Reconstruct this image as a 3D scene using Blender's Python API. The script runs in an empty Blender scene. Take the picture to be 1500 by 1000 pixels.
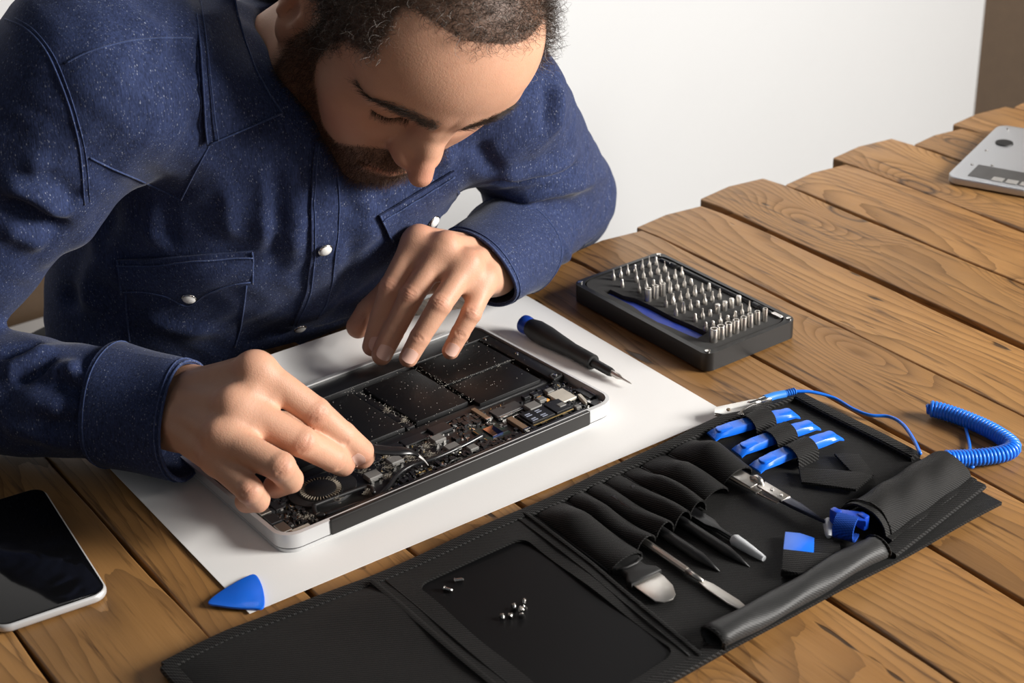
import bpy, bmesh, math, random
import numpy as np
from mathutils import Vector, Matrix
from mathutils.bvhtree import BVHTree
random.seed(7); np.random.seed(7)
SC = bpy.context.scene
COL = SC.collection
TZ = 0.75                      # table-top height above the floor; everything below is laid out from the table top

# ---------------------------------------------------------------- camera
F_PX, PITCH, ROLL, CAM_H = 2438.29, math.radians(27.6826), math.radians(-2.1189), 0.6628
_cp, _sp = math.cos(PITCH), math.sin(PITCH)
FWD = np.array([0, _cp, -_sp]); _r = np.array([1., 0, 0]); _u = np.cross(_r, FWD)
RGT = math.cos(ROLL) * _r + math.sin(ROLL) * _u
UPV = -math.sin(ROLL) * _r + math.cos(ROLL) * _u
CAM = np.array([0, 0, CAM_H])
cam = bpy.data.cameras.new('camera'); camo = bpy.data.objects.new('camera', cam); COL.objects.link(camo)
cam.sensor_width = 36.0; cam.lens = F_PX / 1500 * 36.0; cam.clip_start = 0.01
M = Matrix.Identity(4)
for i in range(3):
    M[i][0] = RGT[i]; M[i][1] = UPV[i]; M[i][2] = -FWD[i]
M[0][3], M[1][3], M[2][3] = 0, 0, CAM_H + TZ
camo.matrix_world = M
cam.dof.use_dof = True; cam.dof.focus_distance = 1.27; cam.dof.aperture_fstop = 11.0
SC.camera = camo

# ---------------------------------------------------------------- world, lights, exposure
w = bpy.data.worlds.new('world'); SC.world = w; w.use_nodes = True
bg = w.node_tree.nodes['Background']; bg.inputs[0].default_value = (0.86, 0.92, 1.0, 1); bg.inputs[1].default_value = 0.085
def area(name, loc, target, sx, sy, power, col):
    l = bpy.data.lights.new(name, 'AREA'); l.shape = 'RECTANGLE'; l.size = sx; l.size_y = sy; l.energy = power; l.color = col
    o = bpy.data.objects.new(name, l); COL.objects.link(o)
    o.location = (loc[0], loc[1], loc[2] + TZ)
    d = Vector(target) - Vector(loc); o.rotation_euler = d.to_track_quat('-Z', 'Y').to_euler()
    return o
area('window_light', (1.95, 0.72, 0.80), (-0.1, 1.2, 0.05), 0.75, 0.75, 102, (1.0, 0.965, 0.92))
area('fill_light', (0.95, -0.55, 1.25), (-0.15, 1.25, 0.05), 0.8, 0.8, 2.0, (1.0, 0.97, 0.94))  # added soft fill from the camera side to lift the chest
area('wall_fill', (-0.15, 1.98, 1.85), (0.10, 2.48, 0.95), 0.9, 0.3, 14, (1.0, 0.985, 0.97)).data.spread = math.radians(84)  # added unseen lamp that only brightens the back wall
SC.view_settings.view_transform = 'Standard'; SC.view_settings.look = 'None'
SC.view_settings.gamma = 1.0; SC.view_settings.use_curve_mapping = False
SC.view_settings.exposure = 0.0

# ---------------------------------------------------------------- pixel -> place
def ray(u, v): return (u - 750) / F_PX * RGT - (v - 500) / F_PX * UPV + FWD
def P(u, v, z=0.0):            # where the pixel's ray meets the level z above the table
    d = ray(u, v); return CAM + d * (z - CAM_H) / d[2]
def Y(u, v, y):                # where the ray meets the upright plane y
    d = ray(u, v); return CAM + d * y / d[1]
def proj(p):
    d = np.asarray(p, float) - CAM; z = d @ FWD
    return np.stack([750 + F_PX * (d @ RGT) / z, 500 - F_PX * (d @ UPV) / z], -1)

# ---------------------------------------------------------------- object helpers
def props(o, label=None, cat=None, group=None, kind=None):
    if label: o['label'] = label
    if cat: o['category'] = cat
    if group: o['group'] = group
    if kind: o['kind'] = kind
    return o
def empty(name, loc, rz=0.0, rot=None, label=None, cat=None, group=None):
    o = bpy.data.objects.new(name, None); COL.objects.link(o)
    o.empty_display_size = 0.01
    o.location = (loc[0], loc[1], loc[2] + TZ)
    o.rotation_euler = rot if rot is not None else (0, 0, rz)
    return props(o, label, cat, group)
def link(name, me, mat=None, parent=None, loc=None, rz=0.0, smooth=None, label=None, cat=None, group=None, kind=None):
    o = bpy.data.objects.new(name, me); COL.objects.link(o)
    if mat is not None and not me.materials:
        for m in (mat if isinstance(mat, (list, tuple)) else [mat]): me.materials.append(m)
    if parent is not None:
        o.parent = parent
        if loc is not None: o.location = loc
    else:
        loc = loc if loc is not None else (0, 0, 0)
        o.location = (loc[0], loc[1], loc[2] + TZ)
    if rz: o.rotation_euler = (0, 0, rz)
    if smooth is not None: shade(me, smooth)
    return props(o, label, cat, group, kind)
def shade(me, angle=40):
    if angle is True or angle >= 180:
        me.polygons.foreach_set('use_smooth', np.ones(len(me.polygons), bool)); me.update(); return
    me.polygons.foreach_set('use_smooth', np.ones(len(me.polygons), bool))
    me.update()
    try: me.set_sharp_from_angle(angle=math.radians(angle))
    except Exception: pass
def bm_mesh(bm, name='mesh'):
    bmesh.ops.recalc_face_normals(bm, faces=bm.faces)
    me = bpy.data.meshes.new(name); bm.to_mesh(me); bm.free(); return me
def pyd(verts, faces, name='mesh'):
    me = bpy.data.meshes.new(name); me.from_pydata([tuple(map(float, v)) for v in verts], [], [tuple(int(i) for i in f) for f in faces]); me.update(); return me
def fix(me):
    bm = bmesh.new(); bm.from_mesh(me); bmesh.ops.recalc_face_normals(bm, faces=bm.faces); bm.to_mesh(me); bm.free(); return me
def join(*mes):                # several meshes into one
    V, Fc, n = [], [], 0
    for me in mes:
        V += [tuple(v.co) for v in me.vertices]; Fc += [tuple(i + n for i in p.vertices) for p in me.polygons]; n += len(me.vertices)
    return pyd(V, Fc)
def box(sx, sy, sz, c=(0, 0, 0), bev=0.0, seg=2, rz=0.0):
    bm = bmesh.new(); bmesh.ops.create_cube(bm, size=1)
    bmesh.ops.scale(bm, vec=(sx, sy, sz), verts=bm.verts)
    if bev > 0: bmesh.ops.bevel(bm, geom=list(bm.edges), offset=min(bev, .49 * min(sx, sy, sz)), segments=seg, affect='EDGES', profile=0.5)
    if rz: bmesh.ops.rotate(bm, cent=(0, 0, 0), matrix=Matrix.Rotation(rz, 3, 'Z'), verts=bm.verts)
    bmesh.ops.translate(bm, vec=c, verts=bm.verts)
    return bm_mesh(bm)
def rrect(w, d, r, n=6, cx=0, cy=0):
    pts = []
    for (sx, sy, a0) in ((1, 1, 0), (-1, 1, 90), (-1, -1, 180), (1, -1, 270)):
        for k in range(n + 1):
            a = math.radians(a0 + 90 * k / n)
            pts.append((cx + sx * (w / 2 - r) + r * math.cos(a), cy + sy * (d / 2 - r) + r * math.sin(a)))
    return pts
def prism(pts, z0, z1, bev=0.0, seg=2):
    bm = bmesh.new(); vs = [bm.verts.new((p[0], p[1], z0)) for p in pts]; f = bm.faces.new(vs)
    r = bmesh.ops.extrude_face_region(bm, geom=[f]); vv = [g for g in r['geom'] if isinstance(g, bmesh.types.BMVert)]
    bmesh.ops.translate(bm, vec=(0, 0, z1 - z0), verts=vv)
    if bev:
        top = [e for e in bm.edges if all(abs(v.co.z - max(z0, z1)) < 1e-7 for v in e.verts)]
        bmesh.ops.bevel(bm, geom=top, offset=bev, segments=seg, affect='EDGES', profile=0.5)
    return bm_mesh(bm)
def lathe(prof, n=24, axis='z', closed=True):
    V, Fc = [], []
    for (r, z) in prof:
        for k in range(n):
            a = 2 * math.pi * k / n; V.append((r * math.cos(a), r * math.sin(a), z))
    m = len(prof)
    for i in range(m - 1):
        for k in range(n): Fc.append((i * n + k, i * n + (k + 1) % n, (i + 1) * n + (k + 1) % n, (i + 1) * n + k))
    if closed:
        Fc.append(tuple(range(n))[::-1]); Fc.append(tuple((m - 1) * n + k for k in range(n)))
    me = fix(pyd(V, Fc))
    if axis == 'x': me.transform(Matrix.Rotation(math.pi / 2, 4, 'Y'))
    if axis == 'y': me.transform(Matrix.Rotation(-math.pi / 2, 4, 'X'))
    return me
def crom(pts, n=8, closed=False):
    p = np.asarray(pts, float); out = []
    m = len(p)
    for i in range(m - (0 if closed else 1)):
        if closed: p0, p1, p2, p3 = p[(i - 1) % m], p[i], p[(i + 1) % m], p[(i + 2) % m]
        else:
            p1, p2 = p[i], p[i + 1]; p0 = p[i - 1] if i > 0 else 2 * p1 - p2; p3 = p[i + 2] if i + 2 < m else 2 * p2 - p1
        for k in range(n):
            t = k / n
            out.append(.5 * ((2 * p1) + (-p0 + p2) * t + (2 * p0 - 5 * p1 + 4 * p2 - p3) * t * t + (-p0 + 3 * p1 - 3 * p2 + p3) * t ** 3))
    if not closed: out.append(p[-1])
    return np.array(out)
def frames(path):
    p = np.asarray(path, float); t = np.gradient(p, axis=0); t /= np.linalg.norm(t, axis=1, keepdims=True) + 1e-12
    ref = np.array([0, 0, 1.]) if abs(t[0][2]) < .9 else np.array([1., 0, 0])
    n = np.cross(ref, t[0]); n /= np.linalg.norm(n); N = [n]
    for i in range(1, len(p)):
        n = N[-1] - t[i] * (N[-1] @ t[i]); n /= np.linalg.norm(n) + 1e-12; N.append(n)
    N = np.array(N); return t, N, np.cross(t, N)
def tube(path, r, n=8, cap=True):
    p = np.asarray(path, float); t, N, B = frames(p); m = len(p)
    r = np.broadcast_to(np.asarray(r, float), (m,))
    a = np.arange(n) * 2 * np.pi / n
    V = (p[:, None] + r[:, None, None] * (np.cos(a)[None, :, None] * N[:, None] + np.sin(a)[None, :, None] * B[:, None])).reshape(-1, 3)
    Fc = [(i * n + k, i * n + (k + 1) % n, (i + 1) * n + (k + 1) % n, (i + 1) * n + k) for i in range(m - 1) for k in range(n)]
    if cap: Fc += [tuple(range(n))[::-1], tuple((m - 1) * n + k for k in range(n))]
    return fix(pyd(V, Fc)) if m < 400 else pyd(V, Fc)
def sheet(grid, th):           # a thin solid sheet from a grid (m,n,3) of points
    g = np.asarray(grid, float); m, n = g.shape[:2]
    du = np.gradient(g, axis=0); dv = np.gradient(g, axis=1); nr = np.cross(du, dv); nr /= np.linalg.norm(nr, axis=2, keepdims=True) + 1e-12
    A = g.reshape(-1, 3); B = (g - nr * th).reshape(-1, 3); V = np.concatenate([A, B]); k = m * n; Fc = []
    ix = lambda i, j: i * n + j
    for i in range(m - 1):
        for j in range(n - 1):
            q = (ix(i, j), ix(i + 1, j), ix(i + 1, j + 1), ix(i, j + 1)); Fc.append(q); Fc.append(tuple(k + e for e in q[::-1]))
    rim = [ix(i, 0) for i in range(m)] + [ix(m - 1, j) for j in range(1, n)] + [ix(i, n - 1) for i in range(m - 2, -1, -1)] + [ix(0, j) for j in range(n - 2, 0, -1)]
    for a in range(len(rim)):
        b = rim[(a + 1) % len(rim)]; Fc.append((rim[a], k + rim[a], k + b, b))
    return fix(pyd(V, Fc))

# ---------------------------------------------------------------- materials
MATS = {}
class NB:
    def __init__(s, name):
        s.m = bpy.data.materials.new(name); s.m.use_nodes = True; s.t = s.m.node_tree; s.b = s.t.nodes['Principled BSDF']
    def n(s, typ, **kw):
        nd = s.t.nodes.new(typ)
        for k, v in kw.items():
            if k in nd.inputs.keys(): s.set(nd.inputs[k], v)
            else: setattr(nd, k, v)
        return nd
    def set(s, inp, v):
        if isinstance(v, bpy.types.NodeSocket): s.t.links.new(v, inp)
        else:
            if inp.type == 'RGBA' and len(v) == 3: v = (*v, 1)
            inp.default_value = v
    def math(s, op, a, b=None, c=None):
        nd = s.t.nodes.new('ShaderNodeMath'); nd.operation = op
        for i, v in enumerate((a, b, c)):
            if v is not None: s.set(nd.inputs[i], v)
        return nd.outputs[0]
    def mix(s, f, a, b, typ='MIX'):
        nd = s.t.nodes.new('ShaderNodeMix'); nd.data_type = 'RGBA'; nd.blend_type = typ
        s.set(nd.inputs[0], f); s.set(nd.inputs[6], a); s.set(nd.inputs[7], b); return nd.outputs[2]
    def ramp(s, f, stops, interp='LINEAR'):
        nd = s.t.nodes.new('ShaderNodeValToRGB'); s.set(nd.inputs[0], f); cr = nd.color_ramp; cr.interpolation = interp
        while len(cr.elements) < len(stops): cr.elements.new(.5)
        for e, (p, c) in zip(cr.elements, stops): e.position = p; e.color = (*c, 1) if len(c) == 3 else c
        return nd.outputs[0]
    def co(s, out='Object', scale=None, loc=None, rot=None):
        tc = s.t.nodes.new('ShaderNodeTexCoord'); o = tc.outputs[out]
        if scale or loc or rot:
            mp = s.t.nodes.new('ShaderNodeMapping'); s.t.links.new(o, mp.inputs[0])
            if scale: mp.inputs['Scale'].default_value = scale
            if loc: mp.inputs['Location'].default_value = loc
            if rot: mp.inputs['Rotation'].default_value = rot
            o = mp.outputs[0]
        return o
    def noise(s, vec, sc=5., det=4., rough=.5, dist=0.):
        nd = s.t.nodes.new('ShaderNodeTexNoise'); s.t.links.new(vec, nd.inputs['Vector'])
        nd.inputs['Scale'].default_value = sc; nd.inputs['Detail'].default_value = det; nd.inputs['Roughness'].default_value = rough; nd.inputs['Distortion'].default_value = dist
        return nd.outputs['Fac']
    def bump(s, h, strength=.3, dist=.001, normal=None):
        nd = s.t.nodes.new('ShaderNodeBump'); s.set(nd.inputs['Height'], h); nd.inputs['Strength'].default_value = strength; nd.inputs['Distance'].default_value = dist
        if normal is not None: s.t.links.new(normal, nd.inputs['Normal'])
        return nd.outputs[0]
    def out(s, **kw):
        for k, v in kw.items(): s.set(s.b.inputs[k.replace('_', ' ')], v)
        return s.m
def plain(name, col, rough=.5, metal=0., bump=None, spec=.5, var=0., coat=0., **kw):
    if name in MATS: return MATS[name]
    b = NB(name); args = dict(Roughness=rough, Metallic=metal)
    b.b.inputs['Specular IOR Level'].default_value = spec
    if coat: b.b.inputs['Coat Weight'].default_value = coat; b.b.inputs['Coat Roughness'].default_value = .05
    v = b.co()
    c = col
    if var:
        f = b.noise(v, 40, 5, .6); c = b.mix(f, tuple(x * (1 - var) for x in col), tuple(min(1, x * (1 + var)) for x in col))
    args['Base_Color'] = c
    m = b.out(**args)
    if bump:
        sc, st, di = bump; b.set(b.b.inputs['Normal'], b.bump(b.noise(v, sc, 4, .6), st, di))
    for k, vv in kw.items(): b.set(b.b.inputs[k.replace('_', ' ')], vv)
    MATS[name] = m; return m
# ================================================================ room and table
PA = math.radians(-55.58)                      # direction of the planks
DV = np.array([math.cos(PA), math.sin(PA), 0]); NV = np.array([-DV[1], DV[0], 0])
def on_plank(n, d, z=0.): return NV * n + DV * d + np.array([0, 0, z])

def wood_material(name, dark, mid, light, grey, ring=1.0, rough=.42):
    b = NB(name)
    oi = b.n('ShaderNodeObjectInfo'); rnd = oi.outputs['Random']
    off = b.n('ShaderNodeCombineXYZ', X=b.math('MULTIPLY', rnd, 37.0), Y=b.math('MULTIPLY', rnd, 3.1), Z=b.math('MULTIPLY', rnd, 11.0)).outputs[0]
    add = b.n('ShaderNodeVectorMath', operation='ADD'); b.set(add.inputs[0], b.co('Object')); b.set(add.inputs[1], off); p = add.outputs[0]
    def mp(scale):
        m = b.n('ShaderNodeMapping'); b.set(m.inputs[0], p); m.inputs['Scale'].default_value = scale; return m.outputs[0]
    # slow warp along the plank gives the cathedral arches
    warp = b.noise(mp((1.5, 6., 6.)), 1.0, 2, .45)
    sx = b.n('ShaderNodeSeparateXYZ'); b.set(sx.inputs[0], b.co('Object'))
    # knots: sparse cells that push the rings aside
    vo = b.n('ShaderNodeTexVoronoi', feature='F1'); b.set(vo.inputs['Vector'], mp((4.2, 11., 0.0))); vo.inputs['Scale'].default_value = 1.0; vo.inputs['Randomness'].default_value = 1.0
    kd = vo.outputs['Distance']; kcol = b.n('ShaderNodeSeparateColor'); b.set(kcol.inputs[0], vo.outputs['Color'])
    has = b.math('GREATER_THAN', kcol.outputs[0], .66)
    knot = b.math('MULTIPLY', has, b.math('POWER', b.math('MAXIMUM', b.math('SUBTRACT', 1.0, b.math('MULTIPLY', kd, 1.9)), 0.0), 2.0))
    t = b.math('ADD', b.math('MULTIPLY', sx.outputs[1], 10.0), b.math('MULTIPLY', warp, 3.3))
    t = b.math('ADD', t, b.math('MULTIPLY', knot, 1.5))
    t = b.math('ADD', t, b.math('MULTIPLY', b.noise(mp((7., 34., 34.)), 1., 3, .6), .13))
    rings = b.math('FRACT', b.math('MULTIPLY', t, 7.0 * ring))
    late = b.math('POWER', rings, 2.6)           # late wood is a thin dark line, sharp on one side
    broad = b.noise(mp((2.0, 14., 14.)), 1., 4, .6)
    fibre = b.noise(mp((26., 520., 520.)), 1., 3, .6)
    streak = b.noise(mp((9., 150., 150.)), 1., 4, .65)
    c = b.mix(b.ramp(broad, [(.3, (0, 0, 0)), (.72, (1, 1, 1))]), mid, light)
    c = b.mix(b.math('MULTIPLY', b.ramp(b.noise(mp((3., 9., 9.)), 1.3, 5, .6), [(.52, (0, 0, 0)), (.75, (1, 1, 1))]), .45), c, grey)
    c = b.mix(b.math('MULTIPLY', late, b.math('ADD', .18, b.math('MULTIPLY', broad, .62))), c, dark)
    c = b.mix(b.ramp(streak, [(.55, (0, 0, 0)), (.70, (.85, .85, .85))]), c, dark)
    c = b.mix(b.math('MULTIPLY', fibre, .45), c, b.mix(.5, c, dark))
    kc = b.math('MULTIPLY', has, b.ramp(kd, [(.05, (1, 1, 1)), (.115, (0, 0, 0))]))
    kr = b.math('MULTIPLY', has, b.ramp(b.math('ABSOLUTE', b.math('SUBTRACT', kd, .115)), [(.0, (1, 1, 1)), (.022, (0, 0, 0))]))
    c = b.mix(b.math('MULTIPLY', kc, .75), c, tuple(x * .62 for x in mid)); c = b.mix(b.math('MULTIPLY', kr, .85), c, tuple(x * .5 for x in dark))
    pits = b.ramp(b.noise(mp((9., 42., 42.)), 1.7, 2, .5), [(.735, (0, 0, 0)), (.77, (1, 1, 1))])
    c = b.mix(b.math('MULTIPLY', pits, .85), c, (.016, .008, .004))
    tone = b.math('ADD', .86, b.math('MULTIPLY', b.math('FRACT', b.math('MULTIPLY', rnd, 7.3)), .28))
    c = b.mix(1.0, c, b.n('ShaderNodeCombineColor', Red=tone, Green=tone, Blue=tone).outputs[0], 'MULTIPLY')
    hgt = b.math('SUBTRACT', b.math('MULTIPLY', fibre, .25), b.math('ADD', b.math('MULTIPLY', late, .5), b.math('MULTIPLY', pits, 1.6)))
    ro = b.math('ADD', rough, b.math('MULTIPLY', late, .14))
    b.out(Base_Color=c, Roughness=ro, Normal=b.bump(hgt, .42, .0012)); b.b.inputs['Specular IOR Level'].default_value = .42
    return b.m
M_WOOD = wood_material('oiled_pine', (.046, .0175, .0050), (.285, .137, .041), (.450, .238, .082), (.175, .10, .048))
M_WOOD_DARK = wood_material('dark_wood', (.008, .004, .002), (.028, .014, .007), (.045, .024, .012), (.03, .02, .012))

gaps = [-.345, -.25, -.155, -.06, .034, .129, .2248, .3235, .4, .4793, .5727, .6672, .7637, .8575, .9525, 1.0437, 1.1365, 1.2286, 1.3229, 1.402, 1.495, 1.59, 1.685]
ends = {.129: -1.166, .2248: -1.163, .3235: -1.168, .4: -1.162, .4793: -1.17, .5727: -1.165, .6672: -1.166, .7637: -1.163, .8575: -1.163, .9525: -1.1725, 1.0437: -1.1865, 1.1365: -1.158, 1.2286: -1.1805, 1.3229: -1.152, 1.402: -1.167, 1.495: -1.16, 1.59: -1.168}
table = empty('plank_table', on_plank(.6, -.7, -TZ), PA, label='long rustic wooden table of wide brown planks with gaps', cat='table')
TB = Vector((*on_plank(.6, -.7, 0)[:2], 0))
rg = random.Random(3)
for a, c in zip(gaps[:-1], gaps[1:]):
    g0, g1 = .0006 + rg.random() * .0012, .0006 + rg.random() * .0012
    if a == .9525: g1 = .0042
    if a == 1.0437: g0 = .0036
    e0 = ends.get(a, -1.165 + rg.uniform(-.008, .008)); e1 = -.245 + rg.uniform(-.008, .008)
    wd = c - a - g0 - g1; ln = e1 - e0
    bm = bmesh.new(); nx, ny = 26, 4
    dzv = rg.uniform(-.0016, -.0004); cup = rg.uniform(-.0004, .0003)
    prof = []
    r = .0018
    for k in range(5):
        q = math.pi / 2 * k / 4; prof.append((-wd / 2 + r - r * math.cos(q), -r + r * math.sin(q)))
    prof += [(0, cup)]
    prof += [(-x, z) for x, z in prof[:5][::-1]]
    prof = [(-wd / 2, -.036)] + prof + [(wd / 2, -.036)]
    rows = []
    for i in range(nx + 1):
        t = i / nx; x = -ln / 2 + ln * t
        ed = min(t, 1 - t) * ln; s = max(0, 1 - ed / .004)
        row = []
        for (y, z) in prof:
            wob = .0009 * math.sin(x * 17 + a * 40) + .0006 * math.sin(x * 41 + a * 90)
            yy = y + (wob if y > 0 else wob * .7)
            ex = .007 * (abs(y) / (wd / 2)) ** 4 * (1 if t == 0 else -1 if t == 1 else 0)
            row.append(bm.verts.new((x + ex, yy, (z + dzv - (.0020 * s * s if z > -.03 else 0)))))
        rows.append(row)
    m = len(prof)
    for i in range(nx):
        for j in range(m): bm.faces.new((rows[i][j], rows[i + 1][j], rows[i + 1][(j + 1) % m], rows[i][(j + 1) % m]))
    bm.faces.new(rows[0]); bm.faces.new(rows[-1][::-1])
    me = bm_mesh(bm); shade(me, 50)
    link('plank', me, M_WOOD, table, loc=(e0 + ln / 2 + .7, (a + g0 + wd / 2) - .6, TZ))
# underframe: two rails and four legs
for d in (-1.02, -.42):
    link('rail', box(2.0, .05, .07, bev=.003, rz=math.pi / 2), M_WOOD_DARK, table, loc=(d + .7, .08, TZ - .0365 - .0355))
for d in (-1.02, -.42):
    for n in (-.25, 1.55):
        link('leg', box(.07, .07, TZ - .1, bev=.004), M_WOOD_DARK, table, loc=(d + .7, n - .6, (TZ - .1) / 2))

b = NB('white_wall'); f = b.noise(b.co(), 3, 4, .5)
M_WALL = b.out(Base_Color=b.mix(f, (.69, .695, .70), (.73, .735, .74)), Roughness=.85, Normal=b.bump(b.noise(b.co(), 180, 3, .6), .08, .001))
M_FLOOR = plain('grey_concrete', (.10, .09, .08), .7, var=.25)
M_BROWN = plain('brown_door_wood', (.10, .062, .034), .5, var=.2)
WALLC = 2.02
wn = DV * -1; wn = wn / np.linalg.norm(wn)            # wall normal points along the planks' far direction
def wallpt(n, c, z): return NV * n - DV * c + np.array([0, 0, z])
def slab(name, n0, n1, c0, c1, z0, z1, mat, kind='structure', **k):
    c = wallpt((n0 + n1) / 2, (c0 + c1) / 2, (z0 + z1) / 2)
    me = box(c1 - c0, n1 - n0, z1 - z0)
    return link(name, me, mat, loc=c, rz=PA, kind=kind, **k)
slab('wall_back', -2.2, 2.50, WALLC, WALLC + .1, -TZ, 1.9, M_WALL, label='plain white back wall behind the table', cat='wall')
slab('wall_right', 2.50, 2.60, .6, WALLC + .1, -TZ, 1.9, M_BROWN, label='dark brown side wall at the right edge', cat='wall')
slab('floor', -2.2, 2.60, -.6, WALLC + .1, -TZ - .05, -TZ, M_FLOOR, label='dark grey concrete floor', cat='floor')
# low white bench against a dark panel, glimpsed between the man's arm and side
M_WHITE = plain('white_paint', (.62, .60, .58), .5)
slab('trim_1', -1.3, .80, WALLC - .03, WALLC, -TZ, .05, M_BROWN, label='dark wooden wainscot panel behind the man', cat='panel')
bench = empty('low_bench', wallpt(.10, 1.680, -TZ), PA, label='low pale bench behind the man at the left edge', cat='bench')
# ================================================================ implicit-surface modelling for the figure
def np_mesh(V, Fq, name='mesh', attrs=None):
    me = bpy.data.meshes.new(name); V = np.ascontiguousarray(V, np.float32); Fq = np.ascontiguousarray(Fq, np.int32)
    n, k = Fq.shape
    me.vertices.add(len(V)); me.vertices.foreach_set('co', V.ravel())
    me.loops.add(n * k); me.loops.foreach_set('vertex_index', Fq.ravel())
    me.polygons.add(n); me.polygons.foreach_set('loop_start', np.arange(0, n * k, k, dtype=np.int32))
    try: me.polygons.foreach_set('loop_total', np.full(n, k, np.int32))
    except Exception: pass
    me.polygons.foreach_set('use_smooth', np.ones(n, bool))
    me.update(calc_edges=True); me.validate()
    if attrs:
        for nm, a in attrs.items():
            a = np.asarray(a, np.float32)
            if a.ndim == 1: at = me.attributes.new(nm, 'FLOAT', 'POINT'); at.data.foreach_set('value', a)
            else: at = me.attributes.new(nm, 'FLOAT_COLOR', 'POINT'); at.data.foreach_set('color', np.c_[a, np.ones(len(a))].astype(np.float32).ravel())
    return me
def A_(x): return np.asarray(x, np.float32)
def nrm(v): v = np.asarray(v, float); return v / (np.linalg.norm(v, axis=-1, keepdims=True) + 1e-12)
def d_cone(p, a, b, ra, rb):
    a, b = A_(a), A_(b); ba = b - a; t = np.clip(((p - a) @ ba) / (ba @ ba), 0, 1)
    return np.linalg.norm(p - a - t[:, None] * ba, axis=1) - (ra + (rb - ra) * t)
def d_ell(p, c, r, R=None):
    q = p - A_(c)
    if R is not None: q = q @ A_(R)
    r = A_(r); k0 = np.linalg.norm(q / r, axis=1); k1 = np.linalg.norm(q / (r * r), axis=1) + 1e-9
    return k0 * (k0 - 1) / k1
def d_sph(p, c, r): return np.linalg.norm(p - A_(c), axis=1) - r
def smin(a, b, k): h = np.maximum(k - np.abs(a - b), 0) / k; return np.minimum(a, b) - h * h * k * .25
def smax(a, b, k): return -smin(-a, -b, k)
def basis(x, y):                # columns: x-ish, y, z
    y = nrm(y); z = nrm(np.cross(x, y)); x = np.cross(y, z); return np.column_stack([x, y, z])
def polygonise(fn, lo, hi, s, B=8, marg=1.5, newton=1):
    lo, hi = np.asarray(lo, float), np.asarray(hi, float)
    nb = np.ceil((hi - lo) / (s * B)).astype(int); n = nb * B + 1
    cen = np.stack(np.meshgrid(*[lo[i] + (np.arange(nb[i]) + .5) * s * B for i in range(3)], indexing='ij'), -1).reshape(-1, 3).astype(np.float32)
    dc = fn(cen); act = np.abs(dc) < s * B * .87 * marg
    Fg = np.empty(n, np.float32)
    big = np.repeat(np.repeat(np.repeat(np.where(dc < 0, -1, 1).reshape(nb), B, 0), B, 1), B, 2).astype(np.float32)
    Fg[:-1, :-1, :-1] = big; Fg[-1] = 1; Fg[:, -1] = 1; Fg[:, :, -1] = 1
    ids = np.argwhere(act.reshape(nb)); o = np.stack(np.meshgrid(*[np.arange(B + 1)] * 3, indexing='ij'), -1).reshape(-1, 3)
    for c0 in range(0, len(ids), 400):
        g = (ids[c0:c0 + 400, None] * B + o[None]).reshape(-1, 3)
        Fg[g[:, 0], g[:, 1], g[:, 2]] = fn((lo + g * s).astype(np.float32))
    ins = Fg < 0
    cnt = np.zeros(n - 1, np.int8)
    for dx in (0, 1):
        for dy in (0, 1):
            for dz in (0, 1): cnt += ins[dx:n[0] - 1 + dx, dy:n[1] - 1 + dy, dz:n[2] - 1 + dz]
    cells = np.argwhere((cnt > 0) & (cnt < 8)); vid = np.full(n - 1, -1, np.int32); vid[cells[:, 0], cells[:, 1], cells[:, 2]] = np.arange(len(cells))
    acc = np.zeros((len(cells), 3)); wt = np.zeros(len(cells))
    cor = [(0, 0, 0), (1, 0, 0), (0, 1, 0), (1, 1, 0), (0, 0, 1), (1, 0, 1), (0, 1, 1), (1, 1, 1)]
    for i in range(8):
        for j in range(i + 1, 8):
            a, b_ = np.array(cor[i]), np.array(cor[j])
            if np.abs(a - b_).sum() != 1: continue
            fa = Fg[tuple((cells + a).T)]; fb = Fg[tuple((cells + b_).T)]; m = (fa < 0) != (fb < 0)
            t = np.where(m, fa / np.where(m, fa - fb, 1), 0); acc += m[:, None] * (a + t[:, None] * (b_ - a)); wt += m
    V = lo + (cells + acc / wt[:, None]) * s
    Q = []
    for ax in range(3):
        a1, a2 = (ax + 1) % 3, (ax + 2) % 3; sl0 = [slice(1, -1)] * 3; sl0[ax] = slice(0, -1); sl1 = list(sl0); sl1[ax] = slice(1, None)
        A, Bb = ins[tuple(sl0)], ins[tuple(sl1)]; e = np.argwhere(A != Bb); off = np.ones(3, int); off[ax] = 0; e2 = e + off
        flip = A[tuple(e.T)]
        def cell(d1, d2):
            c = e2.copy(); c[:, a1] += d1; c[:, a2] += d2; return vid[tuple(c.T)]
        q = np.stack([cell(-1, -1), cell(0, -1), cell(0, 0), cell(-1, 0)], 1); q[~flip] = q[~flip][:, ::-1]; Q.append(q)
    Q = np.concatenate(Q); Q = Q[(Q >= 0).all(1)]
    V = V.astype(np.float32)
    for _ in range(newton):
        d, g = grad(fn, V, s * .4); V = V - np.clip(d, -s, s)[:, None] * g
    return V, Q
def grad(fn, V, e):
    d = fn(V); g = np.stack([fn(V + A_(np.eye(3)[i] * e)) - fn(V - A_(np.eye(3)[i] * e)) for i in range(3)], 1); L = np.linalg.norm(g, axis=1, keepdims=True) + 1e-9
    return d / np.maximum(L[:, 0] / (2 * e), .3), g / L
def vnormals(V, Q):
    n = np.cross(V[Q[:, 2]] - V[Q[:, 0]], V[Q[:, 3]] - V[Q[:, 1]]); N = np.zeros_like(V)
    for k in range(4): np.add.at(N, Q[:, k], n)
    return nrm(N)
def seg_dist(p, a, b):
    a, b = A_(a), A_(b); ba = b - a; t = np.clip(((p - a) @ ba) / (ba @ ba + 1e-12), 0, 1)
    return np.linalg.norm(p - a - t[:, None] * ba, axis=1), t
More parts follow.
